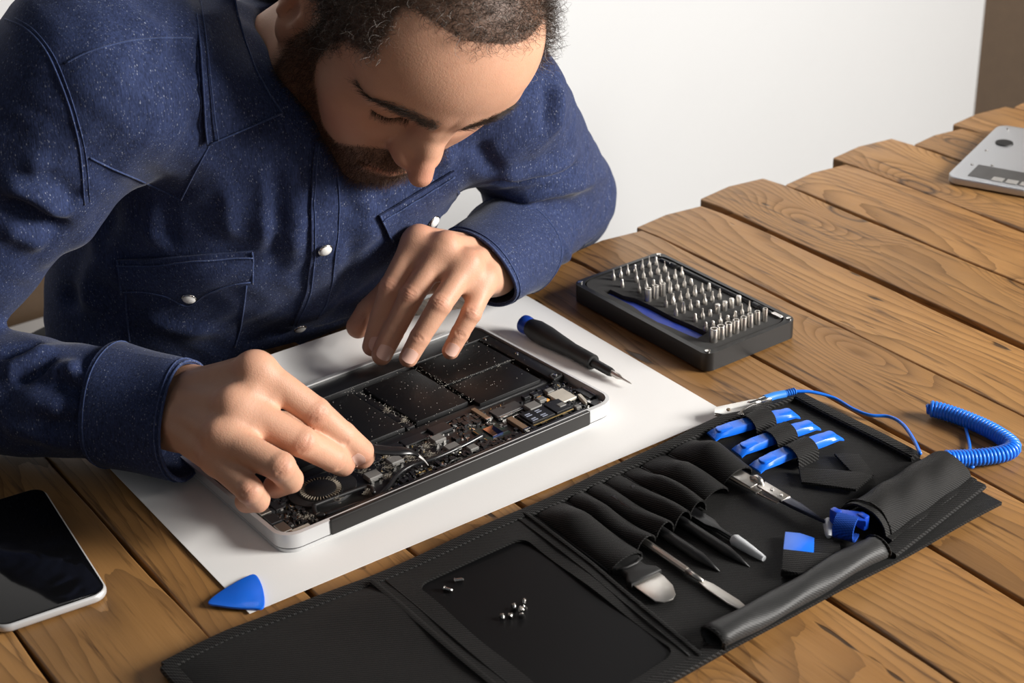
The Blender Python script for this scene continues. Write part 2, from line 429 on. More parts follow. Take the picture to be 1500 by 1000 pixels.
def poly_dist(p, pts):
    best = np.full(len(p), 9., np.float32); tt = np.zeros(len(p), np.float32); n = len(pts) - 1
    for i in range(n):
        d, t = seg_dist(p, pts[i], pts[i + 1]); m = d < best; best = np.where(m, d, best); tt = np.where(m, (i + t) / n, tt)
    return best, tt
class Surf:                      # ray casting on a finished surface, to lay seams, flaps and hair on it
    def __init__(s, V, Q):
        s.V, s.Q = V, Q; s.t = BVHTree.FromPolygons([tuple(map(float, v)) for v in V], [tuple(map(int, q)) for q in Q])
    def px(s, u, v, lift=0.0):
        d = ray(u, v); h = s.t.ray_cast(Vector(CAM), Vector(d))
        if h[0] is None: return None, None
        n = np.array(h[1]);
        if n @ d > 0: n = -n
        return np.array(h[0]) + n * lift, n
    def near(s, p, lift=0.0):
        h = s.t.find_nearest(Vector([float(x) for x in p])); n = np.array(h[1]); return np.array(h[0]) + n * lift, n
# ================================================================ materials for the things on the table
M_ALU = plain('silver_aluminium', (.60, .60, .60), .38, .35, bump=(1400, .05, .0003))
M_ALU2 = plain('brushed_grey_aluminium', (.52, .53, .55), .38, .75, bump=(1400, .05, .0003))
M_BLK = plain('black_satin_plastic', (.0085, .0085, .0090), .42)
M_BLKG = plain('black_gloss', (.004, .004, .0045), .06, spec=.5)
M_CELL = plain('black_battery_wrap', (.0048, .0048, .0052), .48, spec=.3, bump=(420, .10, .0004))
M_PCB = plain('black_circuit_board', (.0075, .0080, .0080), .38, var=.3)
M_CHIP = plain('dark_chip', (.013, .013, .014), .33)
M_GREYC = plain('grey_ferrite', (.17, .165, .155), .55, var=.15)
M_STEEL = plain('bright_steel', (.62, .60, .57), .22, 1.0)
M_NICK = plain('satin_nickel', (.60, .57, .53), .34, 1.0, var=.06)
M_GOLD = plain('gold_pad', (.62, .42, .16), .3, 1.0)
M_SHIELD = plain('dusty_shield', (.60, .56, .48), .55, .2, var=.35)
M_DIE = plain('die_copper_reflection', (.42, .24, .15), .10, .9)
M_DIEB = plain('cpu_die_blue', (.03, .04, .12), .10, .9)
M_GREEN = plain('green_substrate', (.010, .030, .024), .35)
M_ORANGE = plain('orange_capacitor', (.72, .32, .05), .45)
M_COPPER = plain('brown_flex', (.24, .16, .10), .42, .3)
M_LABEL = plain('pale_print', (.30, .33, .42), .5)
M_DUST = plain('grey_dust', (.30, .27, .22), .95)
M_RUB = plain('black_rubber', (.0075, .0075, .0075), .58)
# ================================================================ opened laptop
LO, LA = np.array([-.1623, .9521, 0]), math.radians(36.2)
lap = empty('laptop', LO, LA, label='silver laptop with its bottom cover off, black battery cells and circuit board bare', cat='laptop')
LWd, LDp = .3009, .1925
def zt(y): return .0165 - .0360 * y
def ring(outer, inner, z0o, z1o, z1i, z0i):
    n = len(outer); V = []
    for (p, z) in ((outer, z0o), (outer, z1o), (inner, z1i), (inner, z0i)):
        V += [(x, y, z(y)) for x, y in p]
    Fc = [(k * n + i, k * n + (i + 1) % n, ((k + 1) % 4) * n + (i + 1) % n, ((k + 1) % 4) * n + i) for k in range(4) for i in range(n)]
    return fix(pyd(V, Fc))
link('lid', prism(rrect(LWd - .002, LDp - .002, .014, 8, LWd / 2, LDp / 2), .0006, .0036, .0008), M_ALU, lap, smooth=40)
oo, ii = rrect(LWd, LDp, .0155, 10, LWd / 2, LDp / 2), rrect(LWd - .0056, LDp - .0080, .0128, 10, LWd / 2, LDp / 2 - .0012)
shell = ring(oo, ii, lambda y: .0046, lambda y: zt(y) - .0007, lambda y: zt(y), lambda y: .0052)
sh = link('shell', shell, M_ALU, lap, smooth=35)
link('tray', prism(rrect(LWd - .005, LDp - .005, .012, 8, LWd / 2, LDp / 2), .0038, .0062), M_BLK, lap)
link('gasket', prism(rrect(LWd - .001, LDp - .001, .015, 8, LWd / 2, LDp / 2), .0036, .0046), M_RUB, lap)
hx0, hx1 = .0375, .2727
link('hinge_cover', box(hx1 - hx0, .0075, .0128, ((hx0 + hx1) / 2, .0026, .0026 + .0064 + .0008), .0012, 3), plain('hinge_black', (.014, .013, .0125), .36), lap, smooth=40)
link('hinge_seam', box(.0008, .0052, .0118, (hx0 - .0004, .0026, .0097)), M_RUB, lap); link('hinge_seam', box(.0008, .0052, .0118, (hx1 + .0004, .0026, .0097)), M_RUB, lap)
# bezel around the cells
def flat(x0, x1, y0, y1, zb, mat, name, parent=None, dz=0., bev=.0006, hgt=None):
    bm = bmesh.new(); bmesh.ops.create_cube(bm, size=1)
    for v in bm.verts:
        x = x0 if v.co.x < 0 else x1; y = y0 if v.co.y < 0 else y1; top = v.co.z > 0
        v.co = (x, y, (zt(y) + dz if hgt is None else zb + hgt) if top else zb)
    if bev: bmesh.ops.bevel(bm, geom=[e for e in bm.edges if any(v.co.z > zb + 1e-6 for v in e.verts)], offset=bev, segments=2, affect='EDGES', profile=.5)
    return link(name, bm_mesh(bm), mat, parent or lap, smooth=40)
M_FRAME = plain('battery_frame', (.0065, .0065, .0072), .42)
flat(.004, .297, .1625, .1885, .006, M_FRAME, 'battery_frame', dz=-.0012)
flat(.2855, .2972, .062, .1625, .006, M_FRAME, 'battery_frame', dz=-.0014)
flat(.004, .2855, .066, .0755, .006, M_FRAME, 'battery_frame', dz=-.0042)
for (x0, x1, y0, y1) in ((.0055, .0500, .078, .1555), (.0530, .0985, .078, .1555), (.1035, .1533, .0778, .1560), (.1640, .2138, .0786, .1560), (.2185, .2835, .1140, .1605), (.2180, .2790, .0690, .1110)):
    flat(x0, x1, y0, y1, .006, M_CELL, 'battery_cell', dz=-.0016, bev=.0010)
flat(.1548, .1625, .078, .156, .006, M_BLK, 'battery_spacer', dz=-.0036)
for (x, y) in ((.2925, .1190), (.2915, .0660), (.2895, .1600), (.2750, .1660)):
    link('screw', lathe([(.0001, 0), (.0016, 0), (.0016, .0006), (.0008, .0009), (.0001, .0007)], 12), M_STEEL, lap, loc=(x, y, zt(y) - .0014), smooth=40)
flat(.1615, .1635, .092, .112, .0085, M_RUB, 'cable_clip', dz=-.0028)
# logic board and what sits on it
flat(.006, .2965, .0085, .0655, .006, M_PCB, 'logic_board', hgt=.0026, bev=0)
ZB = .0086
def chip(x, y, sx, sy, sz, mat, name='chip', rz=0., bev=.0004, z=ZB): return link(name, box(sx, sy, sz, (0, 0, sz / 2), bev, 1, rz), mat, lap, loc=(x, y, z))
for (x, y, sx, sy, sz) in ((.1740, .0610, .0165, .0125, .0024), (.1495, .0615, .0195, .0105, .0016), (.1290, .0615, .0180, .0105, .0016), (.1975, .0590, .0125, .0100, .0018), (.2690, .0560, .0150, .0070, .0014), (.0230, .0500, .0080, .0130, .0016), (.1120, .0560, .0105, .0080, .0014), (.2620, .0560, .0050, .0050, .0026), (.2545, .0575, .0058, .0050, .0026), (.2150, .0340, .0040, .0050, .0018)):
    chip(x, y, sx, sy, sz, M_CHIP)
for (x, y, s, hgt) in ((.1632, .0485, .0105, .0040), (.1640, .0300, .0115, .0046), (.1755, .0205, .0082, .0040), (.1206, .0434, .0110, .0042), (.0966, .0363, .0115, .0042), (.2480, .0400, .0118, .0044), (.2600, .0445, .0075, .0040), (.2735, .0515, .0072, .0036), (.2660, .0265, .0070, .0042), (.2745, .0170, .0056, .0038)):
    c_ = chip(x, y, s, s * .86, hgt, M_GREYC, 'inductor', bev=.0007)
    for q in (-.3, .3): link('solder_tab', box(s * .22, .0006, hgt * .55, (q * s, -s * .45, hgt * .28), .0001, 1), M_STEEL, c_)
sub = chip(.2020, .0305, .0230, .0250, .0012, M_GREEN, 'processor'); link('substrate_edge', box(.0006, .0225, .0003, (-.0102, 0, .00135)), M_GOLD, sub); link('substrate_edge', box(.0210, .0005, .0003, (0, -.0116, .00135)), M_GOLD, sub)
link('die', box(.0098, .0135, .0010, (.001, .001, .0017), .0001, 1), M_DIEB, sub); link('die', prism([(-.0039, -.0056), (-.0039, .0076), (.0059, .0076), (.0015, .0030), (.0002, -.0056)], .0021, .0024), M_DIE, sub)  # copper polygon on top is a reflection painted onto the blue die
ssd = flat(.2300, .2725, .0165, .0385, .0098, M_PCB, 'storage_card', hgt=.0010, bev=0)
for (x0, x1) in ((.2320, .2540), (.2560, .2705)): link('memory_chip', box(x1 - x0, .0170, .0014, ((x0 + x1) / 2, .0275, .0115), .0003, 1), M_CHIP, ssd)
rg = random.Random(11)
for k in range(5):
    for xx in (.2345, .2440): link('print', box(.0058 - .0016 * rg.random(), .0013, .0001, (xx + .002, .0215 + .0026 * k, .01226)), M_LABEL if k != 2 else M_CHIP, ssd)
link('contact_row', box(.0400, .0007, .0003, (.2510, .0172, .0110)), M_GOLD, ssd)
shd = chip(.2762, .0385, .0160, .0185, .0032, M_SHIELD, 'metal_shield', bev=.0005)
cn = chip(.2305, .0510, .0260, .0120, .0026, plain('grey_connector', (.05, .05, .05), .4), 'display_connector'); link('contact_row', box(.0225, .0028, .0014, (0, -.0062, .0014), .0002, 1), M_STEEL, cn)
for (x, y, sx, sy, mt) in ((.2100, .0570, .0046, .0215, M_COPPER), (.2235, .0265, .0058, .0240, M_COPPER), (.2860, .0240, .0030, .0150, M_SHIELD)):
    cn = chip(x, y, sx, sy, .0034, mt, 'connector', rz=-.25 if x > .28 else 0); link('clip', box(sx * 1.05, .0026, .0032, (0, -sy * .45, .0020), .0003, 1), M_STEEL, cn)
for (x, y) in ((.2622, .0492), (.2640, .0425)): chip(x, y, .0044, .0030, .0022, M_ORANGE, 'capacitor')
pj = chip(.2935, .0300, .0072, .0175, .0030, M_CHIP, 'port_module'); link('shield_strip', box(.0024, .0160, .0016, (.0036, -.001, .0030), .0003, 1), M_STEEL, pj)
chip(.2905, .0135, .0095, .0075, .0026, M_CHIP, 'port_module')
for (x, y) in ((.2925, .0105), (.0130, .0120), (.2050, .0120), (.1455, .0160), (.0960, .0140)):
    s_ = link('screw_post', lathe([(.0001, 0), (.0026, 0), (.0026, .0022), (.0014, .0028), (.0001, .0024)], 14), M_STEEL, lap, loc=(x, y, ZB), smooth=40)
# ports along the left end
for k in range(3): chip(.0110, .020 + .0145 * k, .0085, .0125, .0030, plain('port_metal', (.30, .28, .25), .35, .9) if k != 1 else M_CHIP, 'port_module')
chip(.0205, .0105, .0140, .0055, .0030, M_SHIELD, 'metal_shield')
# fan
FX, FY = .0575, .0455
fan = link('fan', prism([(FX + .0245 * math.cos(a) * (1.15 if math.cos(a) > 0 else 1.0), FY + .0205 * math.sin(a)) for a in np.linspace(0, 2 * math.pi, 40)[:-1]], ZB, ZB + .0022, .0004), M_BLK, lap, smooth=40)
link('fan_well', lathe([(.0001, ZB + .0024), (.0150, ZB + .0024), (.0154, ZB + .0028), (.0163, ZB + .0028), (.0163, ZB + .0020)], 40), M_RUB, fan, loc=(FX, FY, 0), smooth=30)
link('fan_hub', lathe([(.0001, ZB + .0022), (.0112, ZB + .0022), (.0116, ZB + .0036), (.0108, ZB + .0042), (.0001, ZB + .0043)], 40), plain('fan_black', (.007, .007, .0075), .42), fan, loc=(FX, FY, 0), smooth=40)
bl = box(.0034, .0005, .0012, (.0134, 0, ZB + .0030)); bl.materials.append(plain('dusty_blade', (.20, .17, .13), .8))
for k in range(38):
    o_ = link('blade', bl, None, fan, loc=(FX, FY, 0)); o_.rotation_euler = (0, 0, 2 * math.pi * k / 38 + .2)
# heat sink frame, heat pipe and fins
def zz(p, z): return [(a, c, z) for a, c in p]
link('heat_sink', tube(crom(zz([(.0840, .0150), (.0862, .0240), (.0800, .0272), (.0470, .0292), (.0415, .0280), (.0375, .0180), (.0420, .0140)], ZB + .0030), 6), .0017, 8), M_BLK, lap, smooth=True)
link('heat_pipe', tube(crom(zz([(.0420, .0140), (.0640, .0110), (.0830, .0092), (.0960, .0150), (.1100, .0245), (.1260, .0290), (.1450, .0262), (.1700, .0270), (.1930, .0300)], ZB + .0030), 8), .0019, 8), plain('pipe_black', (.011, .011, .012), .25), lap, smooth=True)
fin = box(.0003, .0055, .0034, (0, 0, .0017))
fin.materials.append(M_BLK)
for k in range(44): link('fin', fin, None, lap, loc=(.0420 + k * .00115, .0108, ZB))
link('speaker_rim', tube(crom(zz([(.2860, .0600), (.2880, .0680), (.2930, .0690), (.2965, .0640)], ZB + .0040), 6), .0010, 6), M_BLK, lap, smooth=True)
link('ribbon_cable', tube(crom(zz([(.1480, .0130), (.1560, .0175), (.1800, .0128), (.2150, .0105), (.2400, .0120), (.2600, .0105)], ZB + .0012), 8), .0007, 5), plain('cable_grey', (.06, .06, .055), .3), lap, smooth=True)
link('cable', tube(crom([(.2400, .0150, ZB + .001), (.2480, .0105, ZB + .004), (.2620, .0095, ZB + .0035), (.2760, .0110, ZB + .001)], 8), .0008, 6), M_RUB, lap, smooth=True)
link('gold_strip', box(.036, .0007, .0004, (.1400, .0205, ZB + .0006), rz=.05), M_GOLD, lap)
# tiny surface-mount parts: too small and too many to tell apart
def scatter(n, zone, mat, name, seed, smin_, smax_):
    r = np.random.RandomState(seed); V, Fc = [], []
    cube = np.array([(a, b_, c) for a in (-.5, .5) for b_ in (-.5, .5) for c in (0, 1)]); fc = [(0, 1, 3, 2), (4, 6, 7, 5), (0, 4, 5, 1), (2, 3, 7, 6), (1, 5, 7, 3), (0, 2, 6, 4)]
    for k in range(n):
        x0, x1, y0, y1 = zone[r.randint(len(zone))]
        s = r.uniform(smin_, smax_); dm = np.array([s * r.choice([1, 1.8]), s, s * r.uniform(.5, 1.1)])
        if r.rand() < .5: dm = dm[[1, 0, 2]]
        V += list(cube * dm + (r.uniform(x0, x1), r.uniform(y0, y1), ZB)); Fc += [tuple(np.array(f) + 8 * k) for f in fc]
    return link(name, pyd(V, Fc), mat, lap, kind='stuff')
zn = [(.014, .036, .010, .064), (.105, .205, .010, .064), (.18, .295, .010, .064), (.186, .214, .050, .0645), (.186, .214, .050, .0645), (.256, .294, .012, .062), (.100, .190, .012, .025), (.18, .232, .011, .020)]
scatter(900, zn, M_STEEL, 'small_components', 1, .0004, .0012); scatter(700, zn, M_CHIP, 'small_components', 2, .0010, .0028); scatter(160, zn, M_GREYC, 'small_components', 3, .0008, .0022); scatter(220, zn, M_GOLD, 'small_components', 4, .0004, .0010)
# rows of solder points
V, Fc = [], []
# dust fluff between fan and tweezers tip, and dust specks on the cells
def fluff(n, spots, name, seed, ln, rad, mat, parent, zf, spread_z=.004):
    r = np.random.RandomState(seed); V, Fc = [], []
    for k in range(n):
        sx_, sy_, sr = spots[r.randint(len(spots))]; a = r.rand() * 6.28; q = sr * abs(r.normal(0, .5))
        x, y = sx_ + q * math.cos(a), sy_ + q * math.sin(a); z = zf(x, y) + abs(r.normal(0, spread_z * .35))
        d = r.normal(0, 1, 3); d[2] = abs(d[2]) * .5; d /= np.linalg.norm(d); L = ln * r.uniform(.4, 1.2); bend = r.normal(0, .35, 3) * L
        p0 = np.array([x, y, z]); pts = [p0, p0 + d * L * .5 + bend * .3, p0 + d * L + bend * .2]
        sd = np.cross(d, (0, 0, 1)); sd /= np.linalg.norm(sd) + 1e-9; o_ = len(V)
        for i, pt in enumerate(pts): V += [pt - sd * rad, pt + sd * rad, pt + np.array([0, 0, rad * 1.6])]
        for i in (0, 3):
            for e in range(3): Fc.append((o_ + i + e, o_ + i + (e + 1) % 3, o_ + i + 3 + (e + 1) % 3, o_ + i + 3 + e))
    return link(name, pyd(V, Fc), mat, parent, kind='stuff')
fluff(1300, [(.132, .040, .010), (.145, .032, .009), (.112, .040, .010), (.095, .045, .006), (.150, .045, .008), (.120, .052, .010), (.104, .028, .005), (.070, .052, .006), (.060, .028, .005), (.082, .020, .004), (.030, .020, .010), (.159, .112, .004), (.159, .088, .003)], 'dust', 5, .0026, .00008, M_DUST, lap, lambda x, y: ZB + .001 if y < .07 else zt(y) - .0036)
r_ = np.random.RandomState(9); V, Fc = [], []
for k in range(620):
    x, y = r_.uniform(.10, .297), r_.uniform(.068, .19)
    if k % 3 == 0: x, y = r_.choice([.159, .2162]) + r_.normal(0, .0013), r_.uniform(.075, .185)
    if k % 7 == 0: x, y = r_.uniform(.21, .285), .1125 + r_.normal(0, .0010)
    s = r_.uniform(.00010, .00032); z = zt(y) - .00155; o_ = len(V)
    V += [(x - s, y - s, z), (x + s, y - s, z), (x, y + s, z), (x, y, z + s * 1.3)]; Fc += [(o_, o_ + 1, o_ + 3), (o_ + 1, o_ + 2, o_ + 3), (o_ + 2, o_, o_ + 3)]
link('dust_specks', pyd(V, Fc), plain('pale_dust', (.42, .40, .36), .9), lap, kind='stuff')
# ================================================================ sheet of white paper
PO, PAN = np.array([-.1795, .8911, 0]), math.radians(34.42)
def paper_pt(a, b_):
    x = .42 * a; yf = .2735 + .020 * min(1, max(0, (.40 - x) / .14)); y = yf * b_
    lift = .0125 * max(0, (b_ - .88) / .12) ** 2 * min(1, max(0, (.385 - x) / .12))
    return (x, y, .0004 + lift + .0006 * max(0, 1 - (a * 5) ** 2) * (b_ > .9))
pg = np.array([[paper_pt(i / 30, j / 30) for j in range(31)] for i in range(31)])
M_PAPER = plain('white_paper', (.86, .85, .83), .75, bump=(700, .10, .0004))
link('paper_sheet', sheet(pg, .00035), M_PAPER, loc=PO, rz=PAN, smooth=60, label='large sheet of white paper under the open laptop', cat='paper')
# ================================================================ tweezers in the right hand
def wpath(l): return [P(u, v, z) for u, v, z in l]
M_TWZ = plain('black_coated_steel', (.010, .010, .011), .28, .2)
tw = empty('tweezers', P(627, 681, .0135), label='black bent-tip tweezers held in the right hand over the circuit board', cat='tweezers')
t0 = P(627, 681, .0135)
def blade_strip(path, wid, th, side):
    p = np.asarray(path); n = len(p); t, N, B = frames(p); V, Fc = [], []
    for i in range(n):
        s = nrm(np.cross(t[i], (0, 0, 1))); up = np.cross(s, t[i]); w_, h_ = wid[i], th[i]
        for k in range(8):
            a = 2 * math.pi * k / 8; V.append(p[i] + s * math.cos(a) * w_ + up * math.sin(a) * h_ + s * side[i])
    for i in range(n - 1):
        for k in range(8): Fc.append((i * 8 + k, i * 8 + (k + 1) % 8, (i + 1) * 8 + (k + 1) % 8, (i + 1) * 8 + k))
    Fc += [tuple(range(8))[::-1], tuple((n - 1) * 8 + k for k in range(8))]
    return fix(pyd(V, Fc))
tp = crom([P(430, 600, .075), P(500, 640, .050), P(540, 655, .0385), P(572, 660, .0335), P(598, 661, .0300), P(612, 667, .0240)], 8) - t0
n_ = len(tp); q = np.linspace(0, 1, n_)
for sg in (1, -1):
    arm_ = link('arm', blade_strip(tp, np.interp(q, [0, .45, .7, 1], [.0034, .0044, .0040, .0014]), np.interp(q, [0, .5, .7, 1], [.0016, .0022, .0024, .0013]), sg * np.interp(q, [0, .2, 1], [0, .0016, .0006])), M_TWZ, tw, smooth=50)
    tt_ = crom([P(612, 667, .0240), P(620, 673, .0195), P(627, 681, .0135)], 5) - t0
    link('tip', blade_strip(tt_, np.linspace(.0014, .0004, len(tt_)), np.linspace(.0012, .0004, len(tt_)), sg * np.linspace(.0008, .0002, len(tt_))), plain('bare_steel_tip', (.62, .60, .58), .3, .35), arm_, smooth=50)
# ================================================================ screwdriver on the paper
a0, a1 = P(766, 473, .0102), P(925, 562, .0050)
dr = a1 - a0; Ls = np.linalg.norm(dr)
sd_ = empty('screwdriver', a0, label='slim black screwdriver with a blue end cap on the white paper', cat='screwdriver')
sd_.rotation_euler = Vector(dr).to_track_quat('X', 'Z').to_euler()
k_ = Ls / .16
link('end_cap', lathe([(.0001, 0), (.0062, 0), (.0078, .0010), (.0082, .0030), (.0080, .0075), (.0070, .0100), (.0066, .0105)], 28, 'x'), plain('deep_blue_plastic', (.004, .035, .26), .30), sd_, smooth=40)
gp = [(.0066, .0100), (.0078, .0120), (.0094, .0220), (.0092, .038), (.0078, .056), (.0068, .072)]
gp += [(.0064 + (.0002 if k % 2 else -.0001), .0740 + .0011 * k) for k in range(28)] + [(.0066, .1052), (.0062, .1062)]
link('handle', lathe([(r, z * k_) for r, z in gp], 28, 'x'), M_RUB, sd_, smooth=50)
link('collar', lathe([(.0038, .1055 * k_), (.0040, .1065 * k_), (.0038, .130 * k_), (.0032, .133 * k_)], 20, 'x'), M_BLK, sd_, smooth=40)
link('bit', lathe([(.0023, .131 * k_), (.0025, .141 * k_), (.0022, .1425 * k_), (.0010, .147 * k_), (.0007, .157 * k_), (.0003, .160 * k_)], 12, 'x'), M_NICK, sd_, smooth=40)
# ================================================================ bit case
BO, BA, BH = np.array([.1585, 1.1934, 0]), math.radians(35.08), .0175
case = empty('bit_case', BO, BA, label='open black tray of steel screwdriver bits on the planks', cat='tool case')
BW, BD = .1024, .1792
M_CASE = plain('black_anodised', (.020, .020, .020), .40, .25, bump=(1500, .06, .0003))
M_FOAM = plain('dark_grey_foam', (.030, .029, .028), .85, bump=(1800, .3, .0003))
out_, in_ = rrect(BW, BD, .0085, 8, BW / 2, BD / 2), rrect(BW - .0085, BD - .0085, .0135, 8, BW / 2, BD / 2)
link('tray', ring(out_, in_, lambda y: .0008, lambda y: BH - .0005, lambda y: BH, lambda y: .006), M_CASE, case, smooth=35)
link('tray_base', prism(rrect(BW - .003, BD - .003, .0075, 8, BW / 2, BD / 2), .0002, .0065), M_CASE, case)
# foam insert with a real recess for the handle (slot outline left open)
zf = BH - .0010
hp = [(.0058, .1500), (.0120, .1470), (.0128, .1300), (.0170, .1200), (.0190, .1000), (.0190, .0700), (.0215, .0500), (.0222, .0310), (.0085, .0285), (.0070, .0400), (.0050, .0600), (.0028, .0720), (.0032, .0900), (.0058, .1080), (.0058, .1250), (.0048, .1420)]
bm = bmesh.new()
ro = [bm.verts.new((x, y, zf)) for x, y in rrect(BW - .011, BD - .011, .0130, 8, BW / 2, BD / 2)]; hs = [(x + .0060, y) for x, y in hp]; rh = [bm.verts.new((x, y, zf)) for x, y in hs]
eds = [bm.edges.new((ro[i], ro[(i + 1) % len(ro)])) for i in range(len(ro))] + [bm.edges.new((rh[i], rh[(i + 1) % len(rh)])) for i in range(len(rh))]
bmesh.ops.triangle_fill(bm, use_beauty=True, use_dissolve=False, edges=eds)
r_ = bmesh.ops.extrude_face_region(bm, geom=list(bm.faces)); bmesh.ops.translate(bm, vec=(0, 0, -.0085), verts=[g for g in r_['geom'] if isinstance(g, bmesh.types.BMVert)])
link('foam_insert', bm_mesh(bm), M_FOAM, case)
link('foam_insert', prism(rrect(BW - .012, BD - .012, .0125, 8, BW / 2, BD / 2), .0064, .0082), M_FOAM, case)
for (x, y) in ((.0052, .0052), (BW - .0052, .0052), (BW - .0052, BD - .0052), (.0052, BD - .0052)):
    link('magnet', lathe([(.0001, 0), (.0024, 0), (.0024, .0008), (.0020, .0010), (.0001, .0010)], 16), M_STEEL, case, loc=(x, y, BH - .0004), smooth=40)
hnd = link('flat_driver', prism([(x * .93 + .0010, y * .992 + .0008) for x, y in hs], .0086, BH - .0042, .0016, 3), plain('case_blue', (.004, .030, .30), .45), loc=BO, rz=BA, smooth=50, label='flat dark blue handle lying in the foam of the bit case', cat='driver')
# extension shaft along the far side
ex = empty('extension_shaft', BO + np.array([0, 0, zf]), BA, label='thin black extension shaft in the foam beside the bits', cat='tool shaft')
link('shaft', tube([(.0915, .1640, .0004), (.0920, .120, .0004), (.0925, .070, .0004), (.0930, .022, .0004)], .0021, 10), M_BLK, ex, smooth=True)
link('collar', tube([(.0917, .1500, .0004), (.0917, .1400, .0004)], .0030, 10), M_BLK, ex, smooth=True); link('collar', tube([(.0928, .0440, .0004), (.0928, .0300, .0004)], .0030, 10), M_BLK, ex, smooth=True)
link('tip', box(.0040, .0110, .0030, (.0932, .0150, .0010), .0006), M_STEEL, ex); link('tip', box(.0034, .0030, .0030, (.0915, .1500, .0012), .0006), M_STEEL, ex)
# bits
def bit_mesh(r0, r1, hgt, flat_=False):
    p_ = [(.0001, 0), (r0, 0), (r0, hgt * .42), (r1 * 1.1, hgt * .58), (r1, hgt * .9), (r1 * .6, hgt), (.0001, hgt)]
    me = lathe(p_, 10)
    if flat_:
        for v in me.vertices:
            if v.co.z > hgt * .55: v.co.y *= .3
    return me
bits = [bit_mesh(.0020, .0008, .0105), bit_mesh(.0020, .0012, .0080), bit_mesh(.0018, .0006, .0120), bit_mesh(.0020, .0014, .0065), bit_mesh(.0021, .0013, .0110, True), lathe([(.0001, 0), (.0023, 0), (.0023, .0085), (.0020, .0090), (.0001, .0088)], 12)]
for me in bits: shade(me, 45); me.materials.append(M_NICK)
socks = []
for r0 in (.0034, .0033, .0032, .0030, .0028, .0026, .0024, .0022):
    me = lathe([(.0001, .0), (r0, 0), (r0, .0118), (r0 * .93, .0124), (r0 * .66, .0124), (r0 * .62, .0114), (r0 * .60, .0080), (.0001, .0075)], 18); shade(me, 40); me.materials.append(M_NICK); socks.append(me)
ordn = ['first', 'second', 'third', 'fourth', 'fifth', 'sixth', 'seventh', 'eighth']
rowy = [(.1605, .0325), (.1440, .0290), (.1258, .0335), (.1083, .0290), (.0895, .0330), (.0716, .0290), (.0525, .0340), (.0350, .0300)]
rg = random.Random(21)
def put(me, x, y, label, grp, cat='bit'):
    c_, s_ = math.cos(BA), math.sin(BA)
    o_ = link('screwdriver_bit' if cat == 'bit' else 'socket_bit', me, None, loc=(BO[0] + x * c_ - y * s_, BO[1] + x * s_ + y * c_, zf - .0004), label=label, cat=cat, group=grp)
    o_.rotation_euler = (rg.uniform(-.04, .04), rg.uniform(-.04, .04), rg.random() * 3); return o_
for ri, (y, x0) in enumerate(rowy):
    for k in range(7):
        if ri == 1 and k == 1: continue
        x = x0 + .0083 * k; me = bits[rg.choice([0, 0, 1, 2, 3, 4])]
        lab = 'small steel bit, %s from the blue handle, %s row from far end' % (ordn[k], ordn[ri])
        if ri == 3 and k < 3: put(socks[3 + k], x, y, 'short hollow steel socket, %s from the blue handle in the middle of the case' % ordn[k], 'sockets amid the bits', 'socket'); continue
        if ri == 6 and k > 2: me = bits[5]; lab = 'thick flat-topped steel bit, %s along the row before the last two' % ordn[k - 3]
        put(me, x, y, lab, 'bits of row %d in the case' % (ri + 1))
for k, me in enumerate(socks): put(me, .0215 + .0083 * k, .0160, 'hollow steel socket, %s from the blue handle in the front row' % ordn[k], 'sockets in the front row of the case', 'socket')
# ================================================================ phone
pb = P(164, 878, .0); pdir = math.radians(29.5)
ph = empty('smartphone', pb, pdir, label='dark smartphone with a silver frame lying face up at the left', cat='phone')
PW, PL = .0772, .1560
po, pi_ = rrect(PW, PL, .0115, 8, -PW / 2, PL / 2), rrect(PW - .0030, PL - .0030, .0100, 8, -PW / 2, PL / 2)
body = prism(po, .0006, .0072)
bm = bmesh.new(); bm.from_mesh(body); bmesh.ops.bevel(bm, geom=[e for e in bm.edges if abs(e.verts[0].co.z - e.verts[1].co.z) < 1e-6], offset=.0026, segments=4, affect='EDGES', profile=.5); bm.to_mesh(body); bm.free()
link('frame', body, M_ALU, ph, smooth=60)
link('screen', prism(pi_, .0066, .0076, .0006), M_BLKG, ph, smooth=40)
# ================================================================ second laptop cover, far right
fc0 = P(1384, 268, 0)
fc = empty('laptop_cover', fc0, math.radians(-33.5), label='loose silver laptop bottom cover with a black rubber foot at the far right', cat='laptop cover')
def fl_(u, v):
    p = P(u, v, .0085) - fc0; a = math.radians(-33.5); return (p[0] * math.cos(a) + p[1] * math.sin(a), -p[0] * math.sin(a) + p[1] * math.cos(a))
link('panel', prism(rrect(.30, .170, .013, 8, .15, .085), .0012, .0085, .0022, 3), M_ALU2, fc, smooth=40)
link('rubber_foot', lathe([(.0001, 0), (.0095, 0), (.0090, .0014), (.0001, .0017)], 24), M_RUB, fc, loc=(*fl_(1471, 210), .0084), smooth=40)
link('vent_recess', box(.26, .034, .0006, (.150, .026, .0086)), plain('dark_grey_metal', (.14, .14, .14), .4, .7, var=.3), fc)  # darker grey plate along the vent edge
for k in range(14):
    link('vent_slot', box(.0112, .0100, .0008, (.050 + k * .0145, .0125, .0090)), plain('pale_metal', (.50, .49, .47), .4, .6), fc)
for (x, y) in ((.014, .157), (.014, .085), (.014, .040), (.033, .047)): link('screw', lathe([(.0001, 0), (.0018, 0), (.0016, .0006), (.0001, .0004)], 12), M_STEEL, fc, loc=(x, y, .0085))
